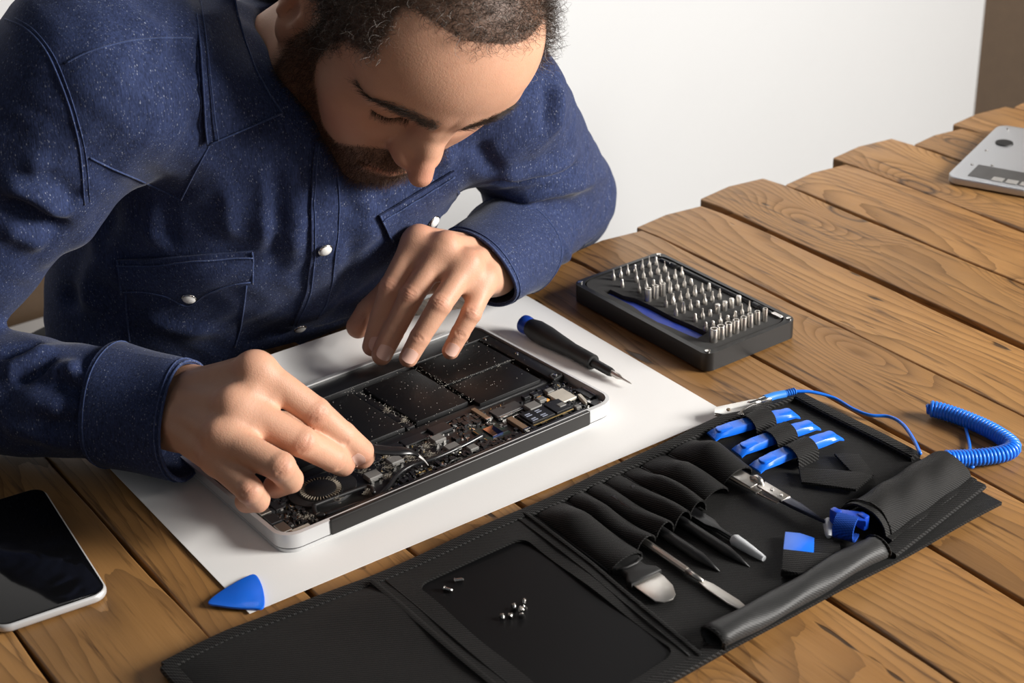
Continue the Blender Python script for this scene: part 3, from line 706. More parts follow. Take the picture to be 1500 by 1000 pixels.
# ================================================================ blue opening pick on the paper's corner
pk = [P(u, v, .0008) for u, v in ((305, 885), (318, 872), (340, 858), (358, 848), (372, 843), (380, 850), (386, 866), (388, 884), (384, 893), (368, 893), (345, 892), (322, 889))]
pc = pk[0]; me = prism([(q - pc)[:2] for q in crom(pk, 4, True)], .0010, .0024, .0005, 2)
M_BLUE = plain('bright_blue_plastic', (.006, .150, .80), .32, coat=.2)
link('opening_pick', me, M_BLUE, loc=(pc[0], pc[1], 0), smooth=40, label='blue triangular opening pick lying on the near corner of the paper', cat='pick')
# ================================================================ tool roll
RO, RA = np.array([-.2277, .8314, 0]), math.radians(35.49)
roll = empty('tool_roll', RO, RA, label='unrolled black fabric tool roll with pockets across the front of the table', cat='tool roll')
_S = np.array([math.cos(RA), math.sin(RA), 0]); _Q = np.array([_S[1], -_S[0], 0])
def RL(s, q, z=0.): return np.array([s, -q, z])
def RWd(s, q, z=0.): return RO + _S * s + _Q * q + np.array([0, 0, z])
def RPX(u, v, z=.003): p = P(u, v, z) - RO; return np.array([p @ _S, -(p @ _Q), z])
def fabric(name, lo, hi, bs=.5, sc=1.0, rough=.62):
    b = NB(name); v = b.co()
    w1 = b.n('ShaderNodeTexWave', wave_type='BANDS', bands_direction='DIAGONAL'); b.set(w1.inputs['Vector'], v); w1.inputs['Scale'].default_value = 240 * sc; w1.inputs['Distortion'].default_value = .6
    w2 = b.n('ShaderNodeTexWave', wave_type='BANDS', bands_direction='X'); b.set(w2.inputs['Vector'], v); w2.inputs['Scale'].default_value = 330 * sc; w2.inputs['Distortion'].default_value = .4
    hgt = b.math('ADD', w1.outputs['Fac'], b.math('MULTIPLY', w2.outputs['Fac'], .6))
    f = b.math('ADD', b.math('MULTIPLY', hgt, .42), b.math('MULTIPLY', b.noise(v, 160, 4, .6), .4))
    lint = b.ramp(b.noise(v, 1300, 2, .5), [(.70, (0, 0, 0)), (.76, (1, 1, 1))])
    c = b.mix(b.ramp(f, [(.25, (0, 0, 0)), (.85, (1, 1, 1))]), lo, hi); c = b.mix(b.math('MULTIPLY', lint, .10), c, (.30, .29, .27))
    m = b.out(Base_Color=c, Roughness=rough, Normal=b.bump(hgt, bs, .0005)); b.b.inputs['Specular IOR Level'].default_value = .22; b.b.inputs['Sheen Weight'].default_value = .03
    return m
M_FAB = fabric('black_nylon_weave', (.0022, .0022, .0022), (.0100, .0095, .0090))
M_TAPE = fabric('black_binding_tape', (.0028, .0028, .0028), (.0130, .0122, .0116), .9, .7)
M_MESH = fabric('black_elastic', (.0030, .0030, .0030), (.0130, .0122, .0116), .8, .85)
M_HEM = fabric('grey_coated_cloth', (.018, .018, .018), (.036, .036, .036), .15, 1.0, .46)
rn = np.random.RandomState(4)
def und(s, q): return .0007 * math.sin(s * 31 + q * 17) + .0005 * math.sin(s * 55 - q * 43 + 1)
def gsheet(f, s0, s1, q0, q1, m, n, th): return sheet(np.array([[f(s0 + (s1 - s0) * i / m, q0 + (q1 - q0) * j / n) for j in range(n + 1)] for i in range(m + 1)])[:, ::-1], th)
def upsheet(*a):
    me = gsheet(*a)
    return me
def top_q(s): return np.interp(s, [0, .05, .15, .235, .30, .355, .44, .48, .53, .553], [.0, -.0035, .004, .005, .004, .001, -.001, -.002, .001, .003])
def base_f(s, q): return RL(s, q + top_q(s) * (1 - q / .207), .0041 + und(s, q))
link('base_cloth', gsheet(lambda s, q: base_f(s, q), 0, .552, 0, .207, 70, 30, .0026), M_FAB, roll, smooth=60)
def tape(path, wid, hgt, name='binding', mat=M_TAPE):
    p = np.asarray(path, float); t, N, B = frames(p); V, Fc = [], []; K = 8
    for i in range(len(p)):
        s = nrm(np.cross(t[i], (0, 0, 1)))
        for k in range(K):
            a = 2 * math.pi * k / K; ca, sa = math.cos(a), math.sin(a)
            V.append(p[i] + s * wid / 2 * np.sign(ca) * abs(ca) ** .5 + np.array([0, 0, 1]) * hgt / 2 * np.sign(sa) * abs(sa) ** .7)
    for i in range(len(p) - 1):
        for k in range(K): Fc.append((i * K + k, i * K + (k + 1) % K, (i + 1) * K + (k + 1) % K, (i + 1) * K + k))
    Fc += [tuple(range(K))[::-1], tuple((len(p) - 1) * K + k for k in range(K))]
    return link(name, fix(pyd(V, Fc)), mat, roll, smooth=50)
per = [base_f(s, .004) + RL(0, 0, .0022) for s in np.linspace(.002, .548, 60)]
tape(per, .0105, .0058)
tape([base_f(.5485, q) + RL(0, 0, .0022) for q in np.linspace(.004, .130, 20)], .0105, .0058)
tape([base_f(.0035, q) + RL(0, 0, .0022) for q in np.linspace(.004, .207, 20)], .0105, .0058)
tape([base_f(s, .204) + RL(0, 0, .0016) for s in np.linspace(.002, .285, 30)], .0105, .0050)
def stitch(pts, r=.0006, mat=None, name='stitching'): return link(name, tube(pts, r, 5), mat or plain('black_thread', (.004, .004, .004), .7), roll, smooth=True)
stitch([base_f(s, .0078) + RL(0, 0, .0036) for s in np.linspace(.002, .548, 60)]); stitch([base_f(.5435, q) + RL(0, 0, .0034) for q in np.linspace(.008, .130, 20)])
# padded cover panel at the left
def cov(s, q):
    e = min(1, (s - .004) / .02) * min(1, (q - .006) / .02); 
    return RL(s, q + top_q(s) * (1 - q / .207), .0062 + .0035 * max(0, e) ** .5 + und(s, q) + .0012 * math.sin(q * 40) * (s / .15))
link('cover_panel', gsheet(cov, .0045, .1480, .0085, .206, 30, 36, .0035), M_FAB, roll, smooth=60)
# panel with the black magnetic sheet showing through a window
fo = [(.1510, .0090), (.2765, .0100), (.2775, .0500), (.2760, .0900), (.2715, .1500), (.2670, .2040), (.1510, .2055)]
wi = []
for (cx, cy, a0) in ((.2510, .0375, 0), (.1810, .0375, 90), (.1810, .1870, 180), (.2500, .1830, 270)):
    for k in range(6):
        a = math.radians(a0 + 18 * k); wi.append((cx + .0095 * math.cos(a) * (1 if a0 in (0, 270) else 1), cy - .0095 * math.sin(a)))
bm = bmesh.new()
def loopv(pts, n):
    o = []
    for i in range(len(pts)):
        a, c = np.array(pts[i]), np.array(pts[(i + 1) % len(pts)]); k = max(1, int(np.linalg.norm(c - a) / .006))
        for j in range(k): q = a + (c - a) * j / k; o.append(bm.verts.new((q[0], -(q[1] + top_q(q[0]) * (1 - q[1] / .207)), .0075 + und(q[0], q[1]) + (.0012 * math.sin(q[1] * 60 + q[0] * 30) if n else .0004))))
    return o
r1, r2 = loopv(fo, 0), loopv(wi, 1)
bmesh.ops.triangle_fill(bm, use_beauty=True, edges=[bm.edges.new((r[i], r[(i + 1) % len(r)])) for r in (r1, r2) for i in range(len(r))])
ex_ = bmesh.ops.extrude_face_region(bm, geom=list(bm.faces)); bmesh.ops.translate(bm, vec=(0, 0, -.0020), verts=[g for g in ex_['geom'] if isinstance(g, bmesh.types.BMVert)])
link('window_panel', bm_mesh(bm), M_FAB, roll, smooth=40)
tape([RL(.1500, q, .0088 + und(.15, q)) for q in np.linspace(.012, .206, 24)], .0050, .0050, 'panel_edge', M_FAB)
stitch([RL(.1590, q, .0079 + und(.159, q)) for q in np.linspace(.014, .205, 24)]); stitch([RL(np.interp(q, [.012, .09, .205], [.2705, .2700, .2625]), q, .0080 + und(.27, q)) for q in np.linspace(.012, .2, 24)])
tape([RL(np.interp(q, [.012, .09, .205], [.2785, .2775, .2685]), q, .0070 + und(.27, q)) for q in np.linspace(.010, .205, 24)], .0034, .0048, 'panel_edge', M_FAB)
mat_ = link('magnetic_mat', prism([(.165, -.200), (.263, -.200), (.268, -.020), (.165, -.020)], .0046, .0058), plain('smooth_black_sheet', (.0050, .0050, .0054), .50, spec=.12), loc=RO, rz=RA, label='smooth black magnetic sheet framed in the tool roll, small screws on it', cat='mat')
# pockets
bounds = [.2830, .3130, .3310, .3490, .3665, .3840, .4110, .4420]; mouth = [.0960, .0890, .0880, .0870, .0835, .0780, .0700]; hts = [.0110, .0095, .0100, .0100, .0105, .0090, .0165]
for k in range(7):
    a, c, qm, hg = bounds[k], bounds[k + 1], mouth[k], hts[k]
    def pf(s, q):
        t = (s - a) / (c - a); rise = min(1, (q - .010) / .03); arch = max(0, math.sin(math.pi * min(1, max(0, t)))) ** .5
        skew = .006 * (q - .09) / .08
        return RL(s + skew * 0, q + .006 * arch * (q / .09) ** 2 * (1 if k == 6 else .3) + top_q(s) * (1 - q / .207), .0050 + und(s, q) + (.004 + hg * rise) * arch * (.75 + .25 * math.sin(q * 60 + k)) )
    link('pocket', gsheet(pf, a, c, .0105, qm, 14, 16, .0012), M_FAB, roll, smooth=70)
    stitch([RL(a, q, .0060 + und(a, q)) for q in np.linspace(.012, qm, 8)], .0009)
# tools in the pockets
def tool(name, s, q, z, label, cat): return empty(name, RWd(s, q, z), RA, label=label, cat=cat)
def poly3(pts, z0, z1, bev=.0004): return prism([(x, -y) for x, y in pts], z0, z1, bev, 2)
tz = .0042
t = tool('pry_knife', .2960, .094, tz, 'broad pry knife with black grip and rounded steel blade in the roll', 'pry tool')
gr = link('grip', poly3([(-.0085, -.040), (.0085, -.040), (.0095, .000), (.0120, .006), (.0085, .010), (.0085, .016), (.0130, .022), (.0130, .027), (-.0130, .027), (-.0130, .022), (-.0085, .016), (-.0085, .010), (-.0120, .006), (-.0095, .000)], -.0012, .0048, .0014), M_RUB, t, smooth=50)
link('blade', poly3([(-.0115, .026), (.0112, .026), (.0112, .032), (.0090, .043), (.0040, .0515), (-.0010, .0545), (-.0075, .0535), (-.0115, .049)], .0016, .0024, .0003), M_NICK, t, smooth=40)
link('ridge', tube([(-.011, -.009, .0046), (-.004, -.012, .0052), (.004, -.012, .0052), (.011, -.009, .0046)], .0010, 6), M_RUB, gr, smooth=True)
t = tool('metal_spudger', .3225, .0865, tz, 'slim steel spatula with a round flat end in the roll', 'spudger')
link('shaft', tube([(0, .03, .003), (0, 0, .003), (0, -.045, .0028)], [.0024, .0026, .0024], 8), M_NICK, t, smooth=30); link('neck', tube([(0, -.044, .0028), (.0003, -.060, .0024)], [.0022, .0014], 8), M_NICK, t, smooth=True)
link('blade', poly3([(-.0018, .058), (.0022, .058), (.0042, .066), (.0050, .090), (.0040, .098), (.0015, .1005), (-.0014, .098), (-.0030, .088), (-.0030, .066)], .0014, .0024, .0004), M_NICK, t, smooth=40)
for s, q, L, lab in ((.3390, .084, .060, 'black plastic spudger beside the steel spatula'), (.3580, .082, .071, 'black plastic spudger second from the steel spatula')):
    t = tool('black_spudger', s, q, tz, lab, 'spudger'); props(t, group=None)
    link('body', tube([(0, .05, .003), (0, 0, .0035), (0, -L * .70, .0032), (.0006, -L * .86, .0024), (.0012, -L, .0012)], [.0036, .0038, .0038, .0022, .0004], 10), M_BLK, t, smooth=True)
t = tool('capped_tweezers', .3715, .0840, tz, 'black tweezers with a clear plastic tip cap in the roll', 'tweezers')
for sg in (-1, 1):
    link('arm', poly3([(-.0046, -.04), (.0046, -.04), (.0046, .016), (.0015, .026), (.0006, .058), (-.0006, .058), (-.0015, .026), (-.0046, .016)], .0030 + sg * .0012 - .0006, .0030 + sg * .0012 + .0006, .0003), M_TWZ, t, smooth=40)
M_CLR = plain('clear_silicone', (.72, .74, .76), .25, spec=.5, Transmission_Weight=.35)
link('tip_cap', tube([(0, -.040, .003)] + [(0, -.042 - .004 * k, .003) for k in range(8)], [.0034, .0044, .0041, .0040, .0036, .0034, .0029, .0026, .0020], 14), M_CLR, t, smooth=40)
t = tool('cross_lock_tweezers', .4235, .0740, tz + .003, 'steel cross-lock tweezers with black pointed tips in the roll', 'tweezers')
link('spring', poly3([(-.0055, -.03), (.0055, -.03), (.0055, .0100), (.0020, .0100), (.0020, .0180), (-.0055, .0180)], .0062, .0074, .0004), M_NICK, t, smooth=40)
link('spring', poly3([(-.0050, -.03), (.0058, -.03), (.0058, .0200), (-.0020, .0200)], .0012, .0024, .0004), M_NICK, t, smooth=40)
link('bridge', tube([(.003, -.010, .0070), (.0045, -.0135, .0090), (.0045, -.0170, .0085), (.0045, -.0190, .0060)], .0024, 8), M_NICK, t, smooth=True)
bp_ = link('bridge', poly3([(-.0005, .0190), (.0082, .0190), (.0082, .0440), (-.0005, .0440)], .0058, .0072, .0004), M_NICK, t, smooth=40)
for y in (.030, .039): link('rivet', lathe([(.0001, 0), (.0016, 0), (.0014, .0006), (.0001, .0005)], 12), M_STEEL, bp_, loc=(.004, -y, .0072), smooth=40)
link('lower_arm', poly3([(-.0030, .022), (.0045, .022), (.0062, .040), (-.0010, .040)], .0024, .0036, .0003), M_NICK, t)
link('tip', poly3([(.0000, .041), (.0080, .041), (.0085, .055), (.0058, .0800), (.0050, .0800), (.0012, .055)], .0040, .0066, .0006), plain('blue_black_tip', (.010, .013, .030), .3, .3), t, smooth=40)
# blue prying tools under elastic loops
def pry(px0, px1, zc, lab, hook):
    p0, p1 = P(*px0, zc), P(*px1, zc); d = p1 - p0; L = np.linalg.norm(d)
    t = empty('blue_pry_tool', p0, math.atan2(d[1], d[0]), label=lab, cat='pry tool', group='blue pry tools in the elastic loops')
    m, V, Fc = 18, [], []
    for i in range(m + 1):
        u = i / m; x = L * u; wv = .0060 + .0007 * (abs(2 * u - 1) ** 3)
        ht = .0044 * min(1, .30 + 3.4 * min(u, 1 - u)) ; ctr = .0010 * (1 - (2 * u - 1) ** 2) - (.0018 if u in (0, 1) else 0)
        prof = [(-1, -.6), (-1, .25), (-.78, 1), (.78, 1), (1, .25), (1, -.6)]
        for a, c_ in prof: V.append((x, a * wv, ctr + c_ * ht * .75))
    for i in range(m):
        for k in range(6): Fc.append((i * 6 + k, i * 6 + (k + 1) % 6, (i + 1) * 6 + (k + 1) % 6, (i + 1) * 6 + k))
    Fc += [tuple(range(6))[::-1], tuple(m * 6 + k for k in range(6))]
    link('body', fix(pyd(V, Fc)), M_BLUE, t, smooth=35)
    for e0 in (.17, .83): link('grip_plate', prism(rrect(L * .22, .0082, .0030, 5, L * e0, 0), .0020, .0040, .0006), M_BLUE, t, smooth=40)
    return t
zp = .0098
pry((1042, 637), (1166, 604), zp, 'blue plastic pry tool in the loop nearest the clip', 0); pry((1079, 661), (1195, 621), zp, 'middle one of the three blue plastic pry tools', 0); pry((1106, 684), (1228, 636), zp, 'blue plastic pry tool nearest the hook-and-loop strap', 0)
for (u, v) in ((1111, 618), (1142, 640), (1172, 662)):
    c = RPX(u, v, zp); g = []
    for i in range(13):
        a = math.pi * i / 12; yy, zz_ = .0098 * math.cos(a), .0118 * math.sin(a) ** .5
        g.append([(c[0] + x + .15 * (c[1] + yy - c[1]), c[1] + yy, .0050 + zz_) for x in np.linspace(-.0105, .0105, 5)])
    link('elastic_loop', sheet(np.array(g)[:, ::-1], .0010), M_MESH, roll, smooth=60)
g = [RPX(u, v, .0058) for u, v in ((1120, 630), (1160, 642), (1190, 668))]
def strip(pxs, z0, z1, name, mat, bev=.0003): return link(name, prism([(RPX(u, v, z1)[0], RPX(u, v, z1)[1]) for u, v in pxs], z0, z1, bev), mat, roll, smooth=40)
strip([(1104, 628), (1128, 622), (1142, 634), (1118, 642)], .0045, .0070, 'elastic_band', M_MESH); strip([(1135, 652), (1158, 645), (1172, 655), (1150, 664)], .0045, .0070, 'elastic_band', M_MESH); strip([(1166, 672), (1190, 664), (1198, 668), (1172, 678)], .0045, .0070, 'elastic_band', M_MESH)
# hook-and-loop strap
strip([(1222, 664), (1258, 664), (1280, 694), (1262, 700), (1245, 688)], .0050, .0066, 'strap', M_MESH); strip([(1170, 683), (1262, 691), (1278, 696), (1254, 716), (1174, 705)], .0070, .0092, 'strap', M_MESH)
# blue guitar-shaped pick held by a folded band
link('blue_pick', prism([(RWd(0, 0)[0] * 0 + q[0], q[1]) for q in [(P(u, v, .0105) - P(1148, 800, .0105))[:2] for u, v in ((1150, 777), (1172, 779), (1193, 786), (1192, 808), (1170, 822), (1150, 822), (1147, 803))]], .0080, .0100, .0005), M_BLUE, loc=(*P(1148, 800, .0105)[:2], 0), smooth=40, label='small blue pick tucked in a folded black band', cat='pick')
strip([(1190, 788), (1230, 790), (1232, 812), (1200, 814), (1188, 806)], .0050, .0080, 'band', M_MESH); strip([(1147, 803), (1190, 808), (1234, 812), (1204, 838), (1170, 839), (1144, 834)], .0070, .0122, 'band', M_MESH, .0008)
# rolled hem along the near edge
hp_ = [RL(s, .1985 - .004 * (s - .28) / .16, .0095 + .0010 * math.sin(s * 50)) for s in np.linspace(.2830, .4400, 24)]
V, Fc = [], []
K = 14
for i, p in enumerate(hp_):
    for k in range(K):
        a = 2 * math.pi * k / K; rr = 1 + .06 * math.sin(3 * a + i * .7); V.append(p + np.array([0, math.cos(a) * .0105 * rr, math.sin(a) * .0068 * rr]))
for i in range(len(hp_) - 1):
    for k in range(K): Fc.append((i * K + k, i * K + (k + 1) % K, (i + 1) * K + (k + 1) % K, (i + 1) * K + k))
me = fix(pyd(V, Fc)); hem = link('rolled_hem', me, M_HEM, roll, smooth=60)
mo = hem.modifiers.new('thick', 'SOLIDIFY'); mo.thickness = .0010
for s in (.2845, .4385):
    e_ = [RL(s, .1985 - .004 * (s - .28) / .16 + .0108 * math.cos(a), .0095 + .0072 * math.sin(a)) for a in np.linspace(0, 2 * math.pi, 20)]
    link('hem_end', tube(e_, .0009, 6), M_TAPE, roll, smooth=True)
# pouch with the wrist strap at the right end
pA, pB = RPX(1352, 666, .012), RPX(1425, 692, .012); pC, pD = RPX(1300, 783, .010), RPX(1226, 746, .012)
g = []
for i in range(19):
    t = i / 18; row = []
    for j in range(17):
        w_ = j / 16; a = pD + (pA - pD) * t; c = pC + (pB - pC) * t; q = a + (c - a) * w_
        arch = math.sin(math.pi * w_) ** .55; hgt = (.0190 - .0035 * t) * arch
        row.append((q[0], q[1], .0055 + hgt + .0008 * math.sin(t * 17 + w_ * 9)))
    g.append(row)
pouch = link('pouch', sheet(np.array(g)[:, ::-1], .0016), M_FAB, roll, smooth=60)
for tt in (.06,): link('stitching', tube([np.array(g[int(round(tt * 18))][j]) + np.array([0, 0, .0008]) for j in range(17)], .0007, 5), M_TAPE, pouch, smooth=True)
def edge_pt(t, w_): i = t * 18; i0 = min(17, int(i)); f = i - i0; return np.array(g[i0][w_]) * (1 - f) + np.array(g[i0 + 1][w_]) * f
tape([edge_pt(t, 16) + np.array([0, 0, .0]) for t in np.linspace(0, 1, 14)], .0090, .0046, 'pouch_edge', M_TAPE)
tape([RL(.4430 + .114 * t, .2005 - .018 * t, .0050) for t in np.linspace(0, 1, 12)], .0120, .0050, 'binding')
# wrist strap buckle, band and loop
M_STRAP = fabric('blue_webbing', (.003, .040, .28), (.006, .085, .50), .8, 1.0)
ws = empty('wrist_strap', P(1245, 770, .012), RA, label='blue anti-static wrist strap with buckle sticking out of the black pouch', cat='wrist strap')
w0 = P(1245, 770, .012)
def wl(u, v, z): p = P(u, v, z) - w0; return np.array([p @ _S, -(p @ _Q), p[2]])
M_BUC = plain('buckle_blue', (.004, .050, .42), .35)
pts_ = [wl(*q) for q in ((1226, 752, .020), (1262, 758, .020), (1262, 776, .020), (1226, 770, .020))]
link('buckle', prism([q[:2] for q in [wl(1224, 752, .016), wl(1266, 757, .016), wl(1268, 771, .016), wl(1226, 766, .016)]], .004, .0085, .0010), M_BUC, ws, smooth=40)
for (u, v) in ((1224, 756), (1264, 763)): link('buckle_arm', box(.0050, .0075, .0110, wl(u, v, .016), .0010), M_BUC, ws, smooth=40)
cA, cB = wl(1226, 768, .014), wl(1256, 776, .014)
lp_ = []
wd_ = (cB - cA)
ax_ = nrm(np.array([-(wd_[1]), wd_[0], 0])); ax_ = -ax_ if ax_[0] > 0 else ax_
for i in range(17):
    a = math.pi * (-.5 + 1.15 * i / 16); off = ax_ * (.0105 * math.cos(a)) + np.array([0, 0, -.0095 * math.sin(a) + .001])
    lp_.append([cA + off, cA + wd_ * .5 + off, cB + off])
link('webbing', sheet(np.array(lp_), .0018), M_STRAP, ws, smooth=60)
cap = empty('clear_tip_cap', P(1214, 774, .007), label='small clear plastic tip cap lying beside the blue wrist strap', cat='cap')
ca_, cb_ = P(1213, 761, .009) - P(1214, 774, .007), P(1214, 786, .007) - P(1214, 774, .007)
link('cap_body', tube([ca_ + (cb_ - ca_) * k / 6 for k in range(7)], [.0022, .0036, .0036, .0033, .0030, .0026, .0016], 12), M_CLR, cap, smooth=50)
# ================================================================ grounding cord: clip, sleeve, coil
cord = empty('grounding_cord', P(1120, 585, 0), label='blue coiled grounding cord with a silver crocodile clip beside the tool roll', cat='cord')
c0 = P(1120, 585, 0)
def cl(l): return [P(u, v, z) - c0 for u, v, z in l]
M_CORD = plain('blue_cord', (.008, .160, .76), .35)
clip = link('crocodile_clip', tube(cl([(1128, 583, .009), (1117, 587, .009), (1112, 588, .0085)]), [.0030, .0034, .0030], 12), M_STEEL, cord, smooth=40)
def jaw(pxs, z0, z1): q = [P(u, v, (z0 + z1) / 2) - c0 for u, v in pxs]; return link('jaw', prism([x[:2] for x in q], z0, z1, .0004), M_STEEL, clip, smooth=40)
jaw([(1046, 599), (1050, 596), (1098, 586), (1112, 584), (1114, 590), (1100, 594), (1088, 602), (1090, 607), (1060, 608), (1047, 605)], .0085, .0096); jaw([(1046, 603), (1052, 600), (1098, 591), (1112, 588), (1113, 592), (1098, 599), (1084, 607), (1056, 610), (1047, 608)], .0050, .0060)
link('rivet', lathe([(.0001, 0), (.0018, 0), (.0015, .0008), (.0001, .0009)], 12), plain('dark_rivet', (.2, .15, .1), .4, .8), clip, loc=P(1067, 600, .0096) - c0, smooth=40)
link('spring_post', tube(cl([(1114, 588, .009), (1100, 590, .0085), (1094, 592, .008)]), [.0028, .0022, .0016], 10), M_STEEL, clip, smooth=True)
link('sleeve', tube(cl([(1120, 585, .009), (1135, 580, .009), (1150, 577, .009)]), [.0036, .0036, .0034], 14), plain('pale_blue_sleeve', (.035, .22, .66), .4), cord, smooth=40)
link('strain_relief', tube(cl([(1149 + 1.6 * k, 577 - .4 * k, .009) for k in range(11)]), [.0034 if k % 2 else .0024 for k in range(11)], 12), plain('pale_blue_sleeve', (.035, .22, .66), .4), cord, smooth=30)
link('lead', tube(crom(cl([(1164, 573, .009), (1190, 574, .008), (1222, 583, .004), (1250, 599, .003), (1275, 608, .003), (1302, 610, .004), (1322, 621, .006), (1338, 643, .010), (1348, 664, .014)]), 8), .0014, 8), M_CORD, cord, smooth=True)
def coil(ax, r, turns, wr):
    a = crom(ax, 12); L = np.r_[0, np.cumsum(np.linalg.norm(np.diff(a, axis=0), axis=1))]; n = turns * 14; s = np.linspace(0, L[-1], n); c = np.stack([np.interp(s, L, a[:, i]) for i in range(3)], 1); t, N, B = frames(c); ang = np.linspace(0, turns * 2 * np.pi, n)
    taper = np.clip(np.minimum(np.arange(n), n - 1 - np.arange(n)) / 14, .35, 1)
    return c + (r * taper)[:, None] * (np.cos(ang)[:, None] * N + np.sin(ang)[:, None] * B)
link('coil', tube(coil(cl([(1358, 597, .007), (1380, 602, .0065), (1410, 612, .0065), (1445, 627, .0065), (1472, 643, .0065), (1483, 655, .0065), (1470, 664, .0065), (1440, 669, .0065), (1410, 671, .007), (1378, 672, .009)]), .0050, 50, .0016), .0018, 6), M_CORD, cord, smooth=True)
link('lead', tube(crom(cl([(1412, 616, .003), (1416, 632, .002), (1420, 650, .002), (1421, 664, .003)]), 6), .0013, 8), M_CORD, cord, smooth=True)
link('lead', tube(crom(cl([(1396, 678, .003), (1412, 680, .002), (1424, 684, .002), (1426, 678, .003)]), 6), .0013, 8), M_CORD, cord, smooth=True)
# ================================================================ loose screws on the black sheet
def screw(u, v, du, dv, hr, sr, L, lab, grp, up=False):
    z = .0058 + hr * .75; p0, p1 = P(u, v, z), P(u + du, v + dv, z)
    t = empty('screw', (p0[0], p0[1], .0058 + (0 if up else hr * .9)), label=lab, cat='screw', group=grp)
    if not up: t.rotation_euler = Vector(p1 - p0).to_track_quat('Z', 'Y').to_euler()
    link('head', lathe([(.0001, 0), (hr * .8, 0), (hr, .0003), (hr, .0008), (sr, .0010)], 14), M_STEEL, t, smooth=40)
    link('shank', lathe([(sr, .0008)] + [(sr * (1 if k % 2 else .86), .0010 + (L - .0016) * k / 9) for k in range(10)] + [(sr * .5, L)], 10), M_STEEL, t, smooth=40)
screw(665, 850.5, 16, -2, .0018, .0013, .0066, 'long steel screw on the black sheet, right one of the pair', 'long screws'); screw(650, 861.5, 16, 5, .0018, .0013, .0068, 'long steel screw on the black sheet, left one of the pair', 'long screws')
for i, (u, v, du, dv) in enumerate(((768, 880, -1, 6), (753, 887, 1, 7), (761, 892, 8, 3), (768, 893, -2, -6), (764, 903, 0, -7), (736, 902, 1, 6), (746, 903, 5, -3))):
    screw(u, v, du, dv, .0021, .0012, .0034, ['tiny steel screw at the top of the small screw cluster', 'tiny steel screw at the upper left of the cluster', 'tiny steel screw head-on in the middle of the cluster', 'tiny steel screw at the right of the cluster', 'tiny steel screw at the bottom of the cluster', 'tiny steel screw leftmost of the small ones', 'tiny steel screw second from the left of the small ones'][i], 'small screws on the black sheet')
# ================================================================ the man: body
def rotv(wv):
    wv = np.asarray(wv, float); t = np.linalg.norm(wv); k = wv / t; K = np.array([[0, -k[2], k[1]], [k[2], 0, -k[0]], [-k[1], k[0], 0]])
    return np.eye(3) + math.sin(t) * K + (1 - math.cos(t)) * K @ K
HC = np.array([-0.0742, 1.2361, 0.2849]); HR = rotv([-0.6271, 1.0836, -2.4784]); HS = np.array([1.05, .93, 1.0])     # head: centre between the ears; columns = his right, face, crown
def H2W(q): return (np.asarray(q, float) * HS) @ HR.T + HC
def W2H(p): return (np.asarray(p) - A_(HC)) @ A_(HR) / A_(HS)
def H(u, v, axis, val):          # pixel -> head-local point with one local coordinate fixed
    o = (CAM - HC) @ HR; d = ray(u, v) @ HR; return o + d * (val - o[axis]) / d[axis]
LS, LE, LW = Y(730, 150, 1.34), Y(818, 290, 1.53), np.array([-.012, 1.315, .050])
RS, RE, RW = np.array([-.298, 1.178, .278]), np.array([-.515, 1.150, .052]), np.array([-.247, 1.066, .054])
NECK0 = np.array([-.165, 1.318, .225])
FACE = nrm(np.array([.57, -.82, 0]))
nk = W2H(NECK0)
